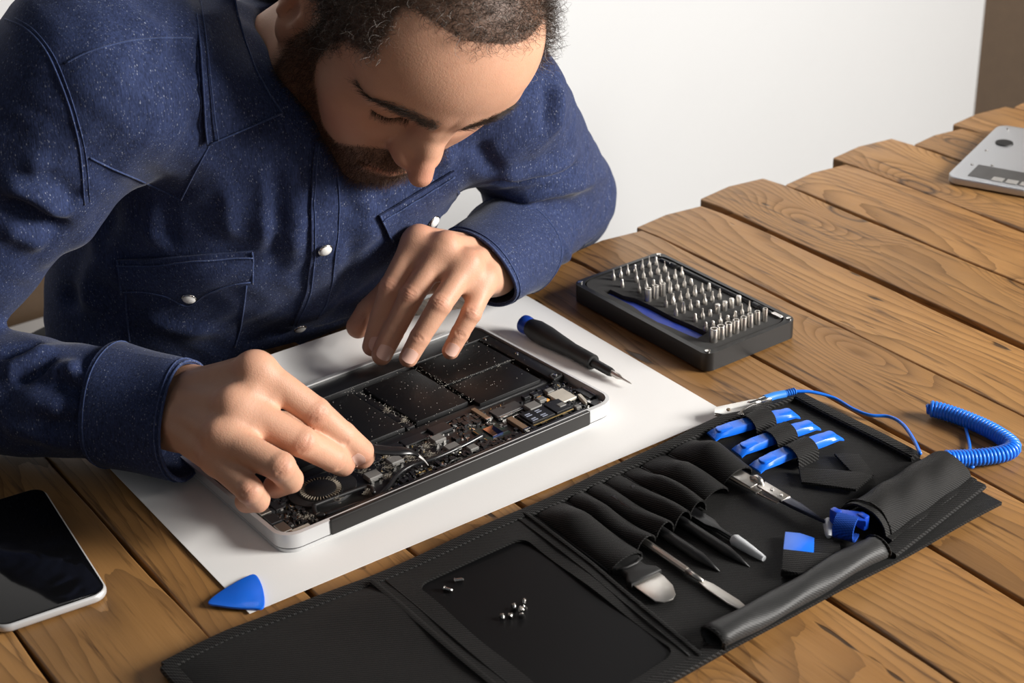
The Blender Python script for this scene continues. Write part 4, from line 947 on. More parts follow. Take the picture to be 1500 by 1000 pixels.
def head_sdf(p):
    x = np.abs(p[:, 0]); ps = np.stack([x, p[:, 1], p[:, 2]], 1)                       # mirrored halves
    d = d_ell(p, (0, -.006, .045), (.0775, .100, .088))
    d = smin(d, d_ell(p, (0, .036, .052), (.066, .058, .056)), .03)
    d = smin(d, d_ell(p, (0, .036, -.018), (.060, .056, .066)), .03)                   # middle of the face
    d = smin(d, d_cone(ps, (.050, .006, -.062), (.014, .072, -.083), .0180, .0165), .03)  # jaw
    d = smin(d, d_cone(ps, (.052, .000, -.02), (.050, .006, -.062), .0170, .0180), .03)
    d = smin(d, d_ell(p, (0, .078, -.083), (.019, .016, .015)), .018)                  # chin
    d = smin(d, d_cone(p, (0, .02, -.045), (0, .055, -.070), .042, .028), .03)
    d = smin(d, d_ell(ps, (.046, .056, -.004), (.020, .018, .016)), .028)              # cheekbone
    d = smin(d, d_ell(ps, (.030, .066, -.028), (.022, .018, .022)), .022)              # cheek
    d = smin(d, d_cone(ps, (.008, .0895, .040), (.050, .0715, .040), .0088, .0080), .014)  # brow ridge
    d = smax(d, -d_ell(ps, (.034, .0975, .017), (.020, .0150, .0135)), .013)           # eye socket
    d = smin(d, d_sph(ps, (.0330, .0705, .0160), .0143), .006)                         # lidded eye
    d = smin(d, d_ell(p, (0, .0815, -.048), (.030, .020, .026)), .020)                 # muzzle
    # nose
    d = smin(d, d_cone(p, (0, .090, .032), (0, .1050, .006), .0066, .0080), .010)
    d = smin(d, d_cone(p, (0, .1050, .006), (0, .1215, -.0130), .0076, .0090), .006)
    d = smin(d, d_ell(ps, (.0112, .1025, -.0130), (.0078, .0115, .0076)), .010)
    d = smin(d, d_cone(ps, (.006, .095, .020), (.0100, .097, -.008), .006, .008), .010)
    d = smax(d, -d_ell(ps, (.0062, .1080, -.0215), (.0036, .0060, .0048)), .003)       # nostril
    # lips
    d = smin(d, d_cone(ps, (0, .1005, -.0435), (.022, .0915, -.0485), .0042, .0022), .006)
    d = smin(d, d_cone(ps, (0, .0985, -.0530), (.020, .0900, -.0500), .0050, .0024), .006)
    d = smax(d, -d_cone(ps, (0, .1055, -.0480), (.026, .0940, -.0492), .0012, .0010), .004)
    # ear
    E = basis((.92, .30, 0), (-.30, .92, .12)); e = (ps - A_((.0775, -.022, -.016))) @ A_(E)
    ear = d_ell(e, (0, 0, .008), (.0065, .0185, .027)); ear = smin(ear, d_ell(e, (.0005, .006, -.0215), (.0055, .0095, .0115)), .008)
    ear = smax(ear, -d_ell(e, (.0085, .003, .003), (.0075, .0105, .0155)), .004)
    ear = smin(ear, d_cone(e, (.002, .013, -.010), (.004, .0145, .006), .0035, .003), .005)    # tragus side
    ear = smin(ear, d_cone(e, (.004, -.006, -.010), (.003, -.004, .014), .0030, .0025), .004)   # antihelix
    d = smin(d, ear, .006)
    # neck
    d = smin(d, d_cone(p, (0, -.030, -.045), nk, .056, .062), .035)
    d = smin(d, d_cone(p, (.030, -.006, -.040), nk + np.array([.012, .045, -.0]), .017, .015), .022)
    return d
hl, hh = np.array([-.098, -.125, -.20]), np.array([.098, .142, .145])
HV, HQ = polygonise(head_sdf, hl, hh, .0017, newton=2)
HN = vnormals(HV, HQ)
# fine skin relief: forehead and brow lines, eyelid fold, crow's feet
def crease(V, pts, w, dep):
    d, t = poly_dist(V, pts); return -dep * np.exp(-(d / w) ** 2) * np.clip(np.minimum(t, 1 - t) * 5, 0, 1)
mx = np.stack([np.abs(HV[:, 0]), HV[:, 1], HV[:, 2]], 1)
disp = crease(mx, [(.018, .083, .0230), (.030, .086, .0265), (.042, .079, .0245), (.050, .071, .0200)], .0013, .0011)
disp += crease(mx, [(.019, .083, .0160), (.032, .0855, .0135), (.047, .076, .0170)], .0010, .0012)
disp += crease(mx, [(.018, .096, -.008), (.026, .089, -.020), (.033, .081, -.040)], .0035, .0016)
HV = HV + HN * disp[:, None].astype(np.float32)
def bump3(p, c, r): return np.exp(-((p - A_(c)) ** 2).sum(1) / r ** 2)
h_red = .75 * bump3(mx, (.046, .064, -.010), .024) + .9 * bump3(HV, (0, .120, -.011), .016) + .5 * bump3(mx, (.014, .102, -.014), .010) + .35 * bump3(mx, (.082, -.024, -.025), .03) + .9 * np.clip(1 - np.abs(HV[:, 2] + .0485) / .008, 0, 1) * (mx[:, 0] < .024) * (HV[:, 1] > .085)
HNL = vnormals(HV, HQ)
# hairline and beard outline, in head-local terms (also tints the skin: stubble plus hair shade)
def hair_mask(p):
    x, y, z = np.abs(p[:, 0]), p[:, 1], p[:, 2]
    az = np.arctan2(x, y)                                # 0 at the face, pi/2 at the ear
    edge = np.interp(z, [-.06, -.035, -.003, .0225, .049, .059, .067, .0805, .091, .099, .104, .108, .1125], [2.4, 1.9, 1.20, 1.16, 1.05, .90, .83, .86, .93, .97, .90, .62, -.1])
    m = np.clip((az - edge) / .10 + .35, 0, 1)
    ear = (x > .0690) & (np.abs(y + .022) < .026) & (z < .016)
    nape = (y < -.01) & (z < -.035)
    return np.where(ear | nape, 0, m)
def beard_mask(p):
    x, y, z = np.abs(p[:, 0]), p[:, 1], p[:, 2]
    top = np.interp(y, [-.02, -.006, .004, .024, .030, .0337, .0465, .0608, .0756, .0854, .090, .0976, .12], [-.047, -.047, .016, .004, -.016, -.028, -.040, -.052, -.052, -.037, -.027, -.0165, -.0150])
    m = np.clip((top - z) / .007 + .5, 0, 1) * np.clip((y + .004 + (z + .045) * .25) / .008, 0, 1)
    low = np.clip((z + .092 + .45 * np.clip(.055 - y, 0, .1)) / .02 + .6, 0, 1)
    lip = np.exp(-((z + .0500) / .0048) ** 2) * (x < .023) * (y > .088)
    nose = (y > .1015) & (z > -.0265) & (x < .0225) | (y > .108)
    return np.where(nose, 0, m * low * (1 - .8 * lip)) * (x > -1)
h_hair = np.maximum(hair_mask(HV), beard_mask(HV) * .85)

# ---------------------------------------------------------------- hands
class Hand: pass
def chain(px, ys): return [Y(u, v, y) for (u, v), y in zip(px, ys)]
LH = dict(index=chain([(612, 349), (573, 420), (558, 466), (546, 508)], (1.258, 1.236, 1.228, 1.218)),
          middle=chain([(653, 359), (603, 433), (578, 483), (560, 521)], (1.247, 1.223, 1.213, 1.203)),
          ring=chain([(686, 386), (645, 446), (615, 494), (598, 524)], (1.238, 1.207, 1.196, 1.190)),
          pinky=chain([(711, 411), (690, 459), (674, 488), (660, 514)], (1.240, 1.214, 1.207, 1.202)),
          thumb=chain([(645, 400), (572, 428), (541, 455), (523, 478)], (1.272, 1.262, 1.256, 1.246)), wrist=Y(714, 388, 1.290), arm=LW + (LE - LW) * .25)
g_ = [np.array(a) for a in ((-.1806, 1.0215, .1136), (-.1398, 1.016, .0794), (-.1228, 1.0206, .0568), (-.1112, 1.0278, .0385),
     (-.1941, 1.0014, .0967), (-.1483, .9941, .0689), (-.1294, 1.0069, .0465), (-.1248, 1.0222, .0315),
     (-.2019, .9842, .0820), (-.1600, .9618, .0690), (-.1571, .9798, .0470), (-.1696, .9942, .0331),
     (-.2075, .9830, .0650), (-.1817, .9565, .0545), (-.1790, .9684, .0385), (-.1894, .9819, .0285))]
RH = dict(index=g_[0:4], middle=g_[4:8], ring=g_[8:12], pinky=g_[12:16],
          thumb=[np.array([-.212, 1.046, .060]), np.array([-.166, 1.052, .044]), np.array([-.136, 1.044, .036]), np.array([-.113, 1.036, .031])], wrist=np.array([-.2467, 1.0651, .0600]), arm=RW + (RE - RW) * .25)
RAD = dict(index=(.0114, .0104, .0091, .0078), middle=(.0116, .0106, .0093, .0080), ring=(.0111, .0101, .0087, .0076), pinky=(.0100, .0090, .0078, .0069), thumb=(.0145, .0128, .0114, .0095))
FN = ('index', 'middle', 'ring', 'pinky')
def hand_sdf(J, sc):
    W, Ar = J['wrist'], J['arm']
    ax = nrm(Ar - W); kn = nrm(J['pinky'][0] - J['index'][0]); axp = nrm(W - (J['index'][0] + J['pinky'][0]) / 2)
    dors = nrm(np.cross(axp, kn)); mid_ = (J['index'][1] + J['ring'][1]) / 2
    if dors[2] < 0: dors = -dors
    Rw = basis(kn, ax)
    parts = []
    def f(p):
        # wrist and forearm
        d = d_cone((p - A_(W)) @ A_(Rw) * A_((.86, 1, 1.15)), (0, -.004, 0), ((Ar - W) @ Rw) * np.array([.86, 1, 1.15]), .0220 * sc, .027 * sc)
        palm = None
        for i, k in enumerate(FN):
            a = J[k][0] - dors * .004
            q = d_cone(p, W + (a - W) * .10 + kn * (-.010 + .0065 * i), a, .0135 * sc, (.0125, .0128, .0122, .0112)[i] * sc)
            palm = q if palm is None else smin(palm, q, .020)
        # web filling between the metacarpal heads and thumb base
        for i in range(3):
            a, b = J[FN[i]][0], J[FN[i + 1]][0]; a1, b1 = J[FN[i]][1], J[FN[i + 1]][1]
            palm = smin(palm, d_cone(p, (a + b) / 2 - dors * .010, (a * .74 + b * .74 + a1 * .26 + b1 * .26) / 2 - dors * .0065, .0102 * sc, .0085 * sc), .010)
        t = J['thumb']
        palm = smin(palm, d_cone(p, W + (t[0] - W) * .3 - dors * .004, t[0], .017 * sc, .0155 * sc), .016)
        palm = smin(palm, d_cone(p, t[0], (J['index'][0] * .75 + t[1] * .25) - dors * .010, .010 * sc, .0075 * sc), .014)
        d = smin(d, palm, .018)
        # tendons and veins on the back
        for i, k in enumerate(FN):
            d = smin(d, d_cone(p, W + (J[k][0] - W) * .30 + kn * (-.007 + .0045 * i) + dors * .0140 * sc, J[k][0] + dors * .0066 * sc, .0016, .0030), .0095)
        # fingers
        for k in FN + ('thumb',):
            j, r = J[k], np.array(RAD[k]) * sc
            fd = d_cone(p, j[0], j[1], r[0], r[1] * .97); fd = smin(fd, d_cone(p, j[1], j[2], r[1] * .98, r[2]), .0016)
            fd = smin(fd, d_cone(p, j[2], j[3], r[2], r[3]), .0014)
            out = bend_dir(j, dors)
            fd = smin(fd, d_sph(p, j[1] + out[1] * r[1] * .16, r[1] * .82), .003)           # knuckles
            fd = smin(fd, d_cone(p, j[2] - out[2] * r[2] * .18, j[3] - out[2] * r[3] * .22, r[2] * .84, r[3] * .93), .003)   # finger pad
            d = smin(d, fd, .0052)
        return d
    return f, dors
def bend_dir(j, dors):
    o = []
    for i in range(4):
        a = nrm(j[max(i - 1, 0)] - j[i]) if i > 0 else np.zeros(3); b = nrm(j[min(i + 1, 3)] - j[i]) if i < 3 else np.zeros(3)
        v = -(a + b) if 0 < i < 3 else np.zeros(3)
        t = nrm(j[min(i + 1, 3)] - j[max(i - 1, 0)])
        v = v + .55 * (dors - t * (dors @ t)); v = v - t * (v @ t); o.append(nrm(v))
    return o
nails = []
def build_hand(J, sc, nail_fingers):
    f, dors = hand_sdf(J, sc)
    pts = np.array([q for k in FN + ('thumb',) for q in J[k]] + [J['wrist'], J['arm']])
    V, Q = polygonise(f, pts.min(0) - .032, pts.max(0) + .032, .0011, newton=2)
    N = vnormals(V, Q); red = np.zeros(len(V)); disp = np.zeros(len(V))
    rg = np.random.RandomState(5)
    for k in FN + ('thumb',):
        j = J[k]; r = np.array(RAD[k]) * sc; out = bend_dir(j, dors)
        t0 = nrm(j[1] - j[0])
        red += .40 * bump3(V, j[0] + dors * r[0], .010) * (k != 'thumb') + .50 * bump3(V, j[1] + out[1] * r[1], .0075) + .30 * bump3(V, j[2] + out[2] * r[2], .006) + .6 * bump3(V, j[3], .0105)
        for ji, n, sp, dep in ((1, 5, .0020, .00075), (2, 3, .0017, .00060)):               # knuckle creases
            tt = nrm(j[ji + 1] - j[ji - 1]); sd = np.cross(tt, out[ji]); c0 = j[ji] + out[ji] * r[ji] * 1.05
            for m in range(n):
                o = (m - (n - 1) / 2) * sp; bow = .0012 * np.sign(o) if o else 0
                pl = [c0 + tt * (o * 1.1 - bow * (abs(q) ** 2) * 1.2) + sd * q * r[ji] * .72 - out[ji] * r[ji] * .26 * q * q + rg.normal(0, .00018, 3) for q in (-1, -.5, 0, .5, 1)]
                disp += crease(V, pl, .00075, dep * (1.25 if m == n // 2 else .8))
    V = V + N * disp[:, None].astype(np.float32)
    sv = None
    # nail beds: flat ellipse patches on the upper side of the last joint
    for k in nail_fingers:
        j = J[k]; r = np.array(RAD[k]) * sc; t = nrm(j[3] - j[2]); out = dors * .75 + nrm(CAM - j[3]) * .25; out = nrm(out - t * (out @ t)); sd = np.cross(t, out)
        Lf, Wf = r[3] * .84, r[3] * .78; c = j[2] + (j[3] - j[2]) * .86
        g = np.zeros((9, 9, 3)); sv = sv or Surf(V, Q)
        for a in range(9):
            for b_ in range(9):
                u, w = -1 + a / 4, -1 + b_ / 4
                ww = w * (1 - .10 * max(0, -u) ** 2) * (1 - .18 * max(0, u) ** 3); uu = u * (1 - .22 * w * w)
                o_ = c + t * uu * Lf + sd * ww * Wf
                hit = sv.t.find_nearest(Vector(o_ + out * math.sqrt(max(0, r[3] ** 2 - (ww * Wf) ** 2))))
                g[a, b_] = np.array(hit[0]) + out * (.00045 + .0006 * max(0, u) ** 3)
        nails.append((g, k))
    return V, Q, red
LHV, LHQ, LHR = build_hand(LH, .96, ('index', 'middle', 'ring', 'pinky'))
RHV, RHQ, RHR = build_hand(RH, 1.06, ('index', 'middle'))

# ---------------------------------------------------------------- arms and trunk under the shirt, one body mesh
SPINE = nrm(np.array([-.105, .12, -.195])); SHAX = nrm(LS - RS); STOR = basis(SHAX, SPINE)
AXB = nrm(np.array([.82, .57, 0])); SBEL = basis(AXB, np.array([-.06, .09, -1.]))
NB0 = NECK0 + (HC - NECK0) * .30
CLAV, NAPE = np.array([-.172, 1.305, .165]), np.array([-.185, 1.385, .215])
def shirt_torso(p):
    d = d_ell(p, (-.202, 1.320, .110), (.152, .162, .092), STOR)
    d = smin(d, d_ell(p, (-.268, 1.402, -.02), (.170, .20, .108), SBEL), .06)
    d = smin(d, d_cone(p, RS + np.array([.03, .02, -.010]), CLAV, .068, .046), .05)
    d = smin(d, d_cone(p, LS - np.array([.02, .01, .006]), CLAV, .052, .046), .05)
    d = smin(d, d_cone(p, RS + np.array([.0, .05, -.005]), NAPE, .060, .045), .05); d = smin(d, d_cone(p, LS + np.array([-.02, .03, -.005]), NAPE, .050, .045), .05)
    return d
def shirt_arm(p, S_, E_, W_, r, k, cut=None):
    d = d_cone(p, S_, E_, r[0], r[1]); f = d_cone(p, E_, W_, r[2], r[3])
    if cut is not None: f = smax(f, (p - A_(cut)) @ A_(nrm(W_ - E_)), .006)
    return smin(d, f, k)
LAR, RAR = (.060, .056, .053, .0400), (.077, .050, .050, .0420)
def core_sdf(p):
    d = shirt_torso(p) + .014
    for S_, E_, W_, r in ((LS, LE, LW, LAR), (RS, RE, RW, RAR)):
        d = smin(d, shirt_arm(p, S_, E_, W_ + (E_ - W_) * .10, [q - .014 for q in r], .01), .012)
    d = smin(d, d_cone(p, NECK0, NECK0 + (HC - NECK0) * .25, .045, .045), .03)
    return d
CV, CQ = polygonise(core_sdf, (-.60, .98, -.24), (.20, 1.66, .34), .007)
BV = np.concatenate([H2W(HV), LHV, RHV, CV]); o1, o2, o3 = len(HV), len(HV) + len(LHV), len(HV) + len(LHV) + len(RHV)
BQ = np.concatenate([HQ, LHQ + o1, RHQ + o2, CQ + o3])
z_ = np.zeros
red = np.concatenate([h_red, LHR, RHR, z_(len(CV))]); hairm = np.concatenate([h_hair, z_(len(BV) - len(HV))])
b = NB('skin')
ra = b.n('ShaderNodeAttribute', attribute_name='red').outputs['Fac']; ha = b.n('ShaderNodeAttribute', attribute_name='hairm').outputs['Fac']
v = b.co(); mott = b.noise(v, 55, 4, .6); fine = b.noise(v, 900, 3, .6)
c = b.mix(mott, (.56, .300, .195), (.66, .375, .250))
c = b.mix(b.math('MULTIPLY', ra, .62), c, (.52, .185, .120))
c = b.mix(b.math('MULTIPLY', b.ramp(fine, [(.60, (0, 0, 0)), (.75, (1, 1, 1))]), .14), c, (.36, .15, .09))
c = b.mix(b.math('MULTIPLY', b.math('MULTIPLY', ha, ha), b.math('ADD', .62, b.math('MULTIPLY', fine, .45))), c, (.060, .032, .020))  # skin browned under hair: stubble colour plus painted hair shade
pore = b.n('ShaderNodeTexVoronoi'); b.set(pore.inputs['Vector'], v); pore.inputs['Scale'].default_value = 900
hh_ = b.math('ADD', b.math('MULTIPLY', pore.outputs['Distance'], .6), b.noise(v, 420, 4, .6))
M_SKIN = b.out(Base_Color=c, Roughness=b.math('ADD', .44, b.math('MULTIPLY', mott, .14)), Normal=b.bump(hh_, .24, .0006))
b.b.inputs['Subsurface Weight'].default_value = .16; b.b.inputs['Subsurface Radius'].default_value = (1, .35, .18); b.b.inputs['Subsurface Scale'].default_value = .004
b.b.inputs['Specular IOR Level'].default_value = .38
person = link('person', np_mesh(BV, BQ, 'person', dict(red=red, hairm=hairm)), M_SKIN, label='bearded man in a denim shirt leaning over the opened laptop with tweezers', cat='person')
M_NAIL = plain('fingernail', (.74, .47, .38), .24, spec=.5)
for g, k in nails:
    g = g if np.cross(g[1, 4] - g[0, 4], g[4, 1] - g[4, 0]) @ (CAM - g[4, 4]) > 0 else g[:, ::-1]
    link('fingernail', sheet(g, .0009), M_NAIL, person, smooth=60)
# ================================================================ denim shirt
def shirt_sdf(p):
    d = shirt_torso(p)
    l = shirt_arm(p, LS, LE, LW + (LE - LW) * .10, LAR, .014, LW + (LE - LW) * .07); r = shirt_arm(p, RS, RE, RW + (RE - RW) * .10, RAR, .02, RW + (RE - RW) * .07)
    d = smin(d, l, .016); d = smin(d, r, .016)
    d = smax(d, -d_cone(p, NECK0 + (HC - NECK0) * .05, HC, .060, .066), .010)                 # neck opening
    d = smax(d, -d_cone(p, NECK0 + np.array([.008, -.040, -.010]), HC + HR[:, 1] * .05 - HR[:, 2] * .04, .016, .045), .010)
    return d
SV, SQ = polygonise(shirt_sdf, (-.60, .96, -.26), (.20, 1.66, .42), .0034, newton=2)
SN = vnormals(SV, SQ); surf0 = Surf(SV, SQ)
def denim(name, dark, light, wear, slubs=.93):
    b = NB(name); v = b.co()
    warpn = b.noise(b.co(scale=(1, 1, .16)), 900, 2, .6); weft = b.noise(v, 420, 3, .7); blot = b.noise(v, 26, 4, .55)
    c = b.mix(b.ramp(b.math('ADD', b.math('MULTIPLY', warpn, .6), b.math('MULTIPLY', weft, .4)), [(.36, (0, 0, 0)), (.66, (1, 1, 1))]), dark, light)
    c = b.mix(b.math('MULTIPLY', blot, .35), c, wear)
    for scale, thr, rad, amt in ((760, slubs, .42, .70), (1100, .86, .45, .42)):
        sl = b.n('ShaderNodeTexVoronoi'); b.set(sl.inputs['Vector'], b.co(scale=(1, 1, .5))); sl.inputs['Scale'].default_value = scale; sl.inputs['Randomness'].default_value = 1
        sc_ = b.n('ShaderNodeSeparateColor'); b.set(sc_.inputs[0], sl.outputs['Color'])
        slub = b.math('MULTIPLY', b.math('GREATER_THAN', sc_.outputs[0], thr), b.ramp(sl.outputs['Distance'], [(rad * .5, (1, 1, 1)), (rad, (0, 0, 0))]))
        c = b.mix(b.math('MULTIPLY', b.math('MULTIPLY', slub, b.math('ADD', .3, b.math('MULTIPLY', sc_.outputs[1], .7))), amt), c, (.33, .36, .46))
    m = b.out(Base_Color=c, Roughness=.88, Normal=b.bump(b.math('ADD', warpn, b.math('MULTIPLY', weft, .6)), .35, .0006))
    b.b.inputs['Specular IOR Level'].default_value = .2; b.b.inputs['Sheen Weight'].default_value = .10; b.b.inputs['Sheen Roughness'].default_value = .4
    return m
M_DENIM = denim('indigo_denim', (.0070, .0115, .034), (.034, .051, .134), (.042, .060, .142))
M_SEAM = denim('denim_edge', (.022, .035, .090), (.060, .088, .21), (.06, .09, .20))
# folds: each one is a pixel path laid on the cloth, raised or sunk
WR = [
 # left elbow and sleeve
 ([(722, 268), (760, 268), (800, 260), (840, 245), (892, 226)], .0050, -.0085), ([(716, 252), (760, 252), (800, 243), (845, 226), (880, 212)], .0090, .0055), ([(735, 286), (790, 282), (840, 268), (888, 248)], .0100, .0050),
 ([(700, 205), (712, 235), (735, 255)], .008, -.0035), ([(800, 118), (802, 150), (792, 190)], .007, -.0040), ([(812, 120), (816, 155), (808, 200)], .008, .0030),
 ([(722, 300), (748, 318), (770, 325)], .006, -.0030), ([(745, 300), (770, 305), (800, 300)], .007, .0026), ([(738, 330), (748, 345), (750, 360)], .005, -.0026), ([(800, 350), (806, 372), (800, 392)], .006, -.0045), ([(818, 345), (828, 365), (826, 385)], .007, .0030), ([(770, 385), (785, 372), (788, 355)], .006, .0026), ([(760, 395), (768, 405), (760, 415)], .006, -.0030), ([(690, 170), (740, 160), (770, 130)], .010, .0030),
 # right sleeve
 ([(0, 292), (45, 312), (95, 335)], .008, -.0065), ([(0, 268), (50, 285), (98, 318)], .009, .0055), ([(55, 240), (85, 275), (108, 300)], .008, -.0050), ([(40, 225), (70, 260), (95, 300)], .009, .0040), ([(0, 330), (40, 350), (70, 360)], .009, .0035),
 ([(0, 520), (28, 512), (62, 505)], .006, -.0040), ([(0, 548), (40, 530), (80, 512)], .008, .0045), ([(18, 560), (50, 545), (85, 530)], .006, -.0045), ([(60, 552), (92, 545), (122, 540)], .008, .0042), ([(52, 562), (92, 562), (120, 575), (142, 596), (148, 612)], .007, -.0060), ([(92, 548), (120, 556), (134, 568)], .008, .0026), ([(20, 600), (60, 590), (100, 600)], .010, .0035), ([(60, 630), (110, 618), (140, 622)], .008, -.0035), ([(0, 620), (40, 632), (90, 650)], .009, .0030), ([(170, 545), (190, 535), (212, 530)], .005, .0018), ([(196, 548), (214, 540), (232, 535)], .004, -.0016),
 # chest
 ([(215, 262), (222, 310), (226, 362)], .007, .0022), ([(245, 300), (250, 335), (252, 366)], .006, -.0018), ([(330, 262), (334, 310), (335, 355)], .007, .0020), ([(385, 235), (388, 300), (386, 372)], .007, .0028), ([(402, 240), (404, 310), (402, 400)], .007, -.0024), ([(430, 215), (434, 300), (430, 400)], .009, .0025),
 ([(150, 250), (160, 320), (150, 380)], .010, -.0030), ([(120, 330), (135, 400), (130, 460)], .012, .0040), ([(90, 380), (100, 440), (98, 500)], .010, -.0040), ([(200, 460), (260, 480), (330, 485)], .010, .0020), ([(520, 240), (535, 300), (545, 360)], .009, .0022), ([(510, 330), (512, 400), (500, 450)], .008, -.0022), ([(600, 200), (640, 225), (668, 232)], .009, .0030),
 ([(240, 55), (270, 85), (292, 120)], .008, -.0030), ([(200, 20), (235, 50), (255, 80)], .009, .0026), ([(270, 140), (285, 180), (290, 200)], .007, -.0016),
]
dsp = np.zeros(len(SV), np.float32)
for px, wd, hg in WR:
    pts = [surf0.px(*q)[0] for q in px]; pts = [q for q in pts if q is not None]
    if len(pts) < 2: continue
    pts = crom(pts, 3) if len(pts) > 2 else pts
    d, t = poly_dist(SV, pts); dsp += 1.65 * hg * np.exp(-(d / wd) ** 2) * np.clip(np.minimum(t, 1 - t) * 4 + .12, 0, 1)
q_ = SV * 1.0
dsp += .0011 * np.sin(q_[:, 0] * 61 + q_[:, 2] * 37 + 2 * np.sin(q_[:, 1] * 23)) + .0008 * np.sin(q_[:, 1] * 83 - q_[:, 2] * 71 + 1.5 * np.sin(q_[:, 0] * 47)) + .0004 * np.sin(q_[:, 0] * 190 + q_[:, 1] * 140 + 3 * np.sin(q_[:, 2] * 90))
SV = SV + SN * dsp[:, None]
edg = SV @ A_(-DV)                                                       # cloth that reaches the table rests on it
SV[:, 2] = np.where((edg < 1.172) & (SV[:, 2] < .0016) & (SV[:, 2] > -.05), .0016, SV[:, 2])
SURF = Surf(SV, SQ)
shirt = link('shirt', np_mesh(SV, SQ, 'shirt'), M_DENIM, person, label='dark blue denim shirt with pearl snaps')
def on(px, lift): 
    o = []
    for u, v in px:
        p, n = SURF.px(u, v, lift)
        if p is not None: o.append(p)
    return o
def dense(px, n): return crom(np.array(px, float), n)
def seam(px, r=.0008, lift=.0003, name='seam', mat=None):
    p = on(dense(px, 6), lift)
    if len(p) > 3: link(name, tube(p, r, 5), mat or M_SEAM, shirt, smooth=True)
def cloth_patch(edgeA, edgeB, n, m, lift, th, name, mat=None, parent=None, puff=0.):
    A, B = np.array(edgeA, float), np.array(edgeB, float)
    def rs(E, k): 
        L = np.r_[0, np.cumsum(np.linalg.norm(np.diff(E, axis=0), axis=1))]; s = np.linspace(0, L[-1], k); return np.stack([np.interp(s, L, E[:, i]) for i in (0, 1)], 1)
    A, B = rs(A, n), rs(B, n); g = np.zeros((n, m, 3)); ok = True
    for i in range(n):
        for j in range(m):
            w_ = j / (m - 1); u, v = A[i] * (1 - w_) + B[i] * w_; e = math.sin(math.pi * w_) * puff
            p, nn = SURF.px(u, v, lift + e)
            if p is None: p = g[i, j - 1] if j else g[i - 1, j]
            g[i, j] = p
    for _ in range(2):
        k = g.copy(); k[1:-1] = (g[:-2] + 2 * g[1:-1] + g[2:]) / 4; k[:, 1:-1] = (k[:, :-2] + 2 * k[:, 1:-1] + k[:, 2:]) / 4; g = k
    nr_ = np.cross(g[1, 0] - g[0, 0], g[0, 1] - g[0, 0])
    if nr_ @ (CAM - g[0, 0]) < 0: g = g[:, ::-1]
    return link(name, sheet(g, th), mat or M_DENIM, parent or shirt, smooth=60)
# front placket, its stitching
PLl = [(461, 205), (456, 240), (453, 300), (455, 370), (448, 425), (428, 474)]; PLr = [(497, 222), (499, 270), (499, 330), (493, 385), (486, 430), (468, 464)]
cloth_patch(PLl, PLr, 44, 9, .0028, .0022, 'placket')
seam([(465, 210), (461, 250), (458, 300), (460, 370), (453, 425), (433, 474)], .0006, .0030, 'stitching'); seam([(492, 226), (494, 270), (494, 330), (488, 385), (480, 432), (464, 462)], .0006, .0030, 'stitching')
# pocket flaps
fl = cloth_patch([(175, 379), (220, 377), (280, 372), (330, 368), (370, 365)], [(181, 427), (215, 427), (244, 433), (276, 447), (304, 428), (335, 417), (369, 411)], 40, 12, .0030, .0022, 'pocket_flap', puff=.0015)
seam([(175, 386), (220, 384), (280, 379), (330, 375), (370, 372)], .0007, .0042, 'stitching'); seam([(184, 423), (216, 423), (246, 429), (276, 442), (303, 424), (334, 413), (366, 408)], .0006, .0042, 'stitching'); seam([(175, 379), (178, 402), (181, 427)], .0010, .0034, 'flap_edge'); seam([(370, 365), (370, 388), (369, 411)], .0010, .0034, 'flap_edge')
seam([(361, 418), (357, 450), (352, 480), (344, 508)]); seam([(184, 430), (186, 460), (190, 500)])
cloth_patch([(553, 314), (582, 297), (610, 280), (640, 262), (663, 247)], [(572, 350), (596, 337), (620, 336), (640, 331), (669, 280)], 34, 12, .0034, .0022, 'pocket_flap', puff=.0012)
seam([(556, 320), (584, 303), (612, 286), (641, 268), (662, 255)], .0007, .0046, 'stitching'); seam([(553, 314), (562, 332), (572, 350)], .0010, .0036, 'flap_edge')
seam([(592, 345), (584, 385), (566, 420), (538, 448)])
# shoulder, yoke and armhole seams
seam([(8, 28), (38, 42), (66, 72), (88, 118), (106, 170), (118, 225), (124, 300)], .0007); seam([(22, 26), (50, 44), (78, 80), (98, 126), (114, 176), (126, 228), (132, 296)], .0005, .0000)
seam([(132, 231), (165, 247), (205, 264), (240, 280), (265, 293)]); seam([(265, 293), (280, 262), (296, 232), (306, 214)])
seam([(95, 93), (130, 76), (180, 62), (230, 56), (282, 56)])
# collar: leaf over the chest, band round the neck
def collar(outer, inner, ys_o, ys_i, name, n=26, m=8, th=.0026):
    O_, I_ = np.array(outer, float), np.array(inner, float)
    def rs(E, extra, k):
        L = np.r_[0, np.cumsum(np.linalg.norm(np.diff(E, axis=0), axis=1))]; s = np.linspace(0, L[-1], k); return np.stack([np.interp(s, L, E[:, i]) for i in (0, 1)], 1), np.interp(s, L, extra)
    A, ya = rs(O_, ys_o, n); B, yb = rs(I_, ys_i, n); g = np.zeros((n, m, 3))
    for i in range(n):
        a, c = Y(*A[i], ya[i]), Y(*B[i], yb[i])
        for j in range(m):
            w_ = j / (m - 1); g[i, j] = a + (c - a) * w_ - ray(*(A[i] * (1 - w_) + B[i] * w_)) * .006 * math.sin(math.pi * w_)
    if np.cross(g[1, 0] - g[0, 0], g[0, 1] - g[0, 0]) @ (CAM - g[0, 0]) < 0: g = g[:, ::-1]
    return link(name, sheet(g, th), M_DENIM, shirt, smooth=60), g
def cy(u, v, lift): p, n = SURF.px(u, v, lift); return p[1] if p is not None else 1.27
co_ = [(286, -14), (288, 20), (294, 70), (298, 130), (301, 185), (304, 213)]
ci_ = [(342, -14), (348, 20), (360, 62), (376, 104), (396, 140), (414, 166)]
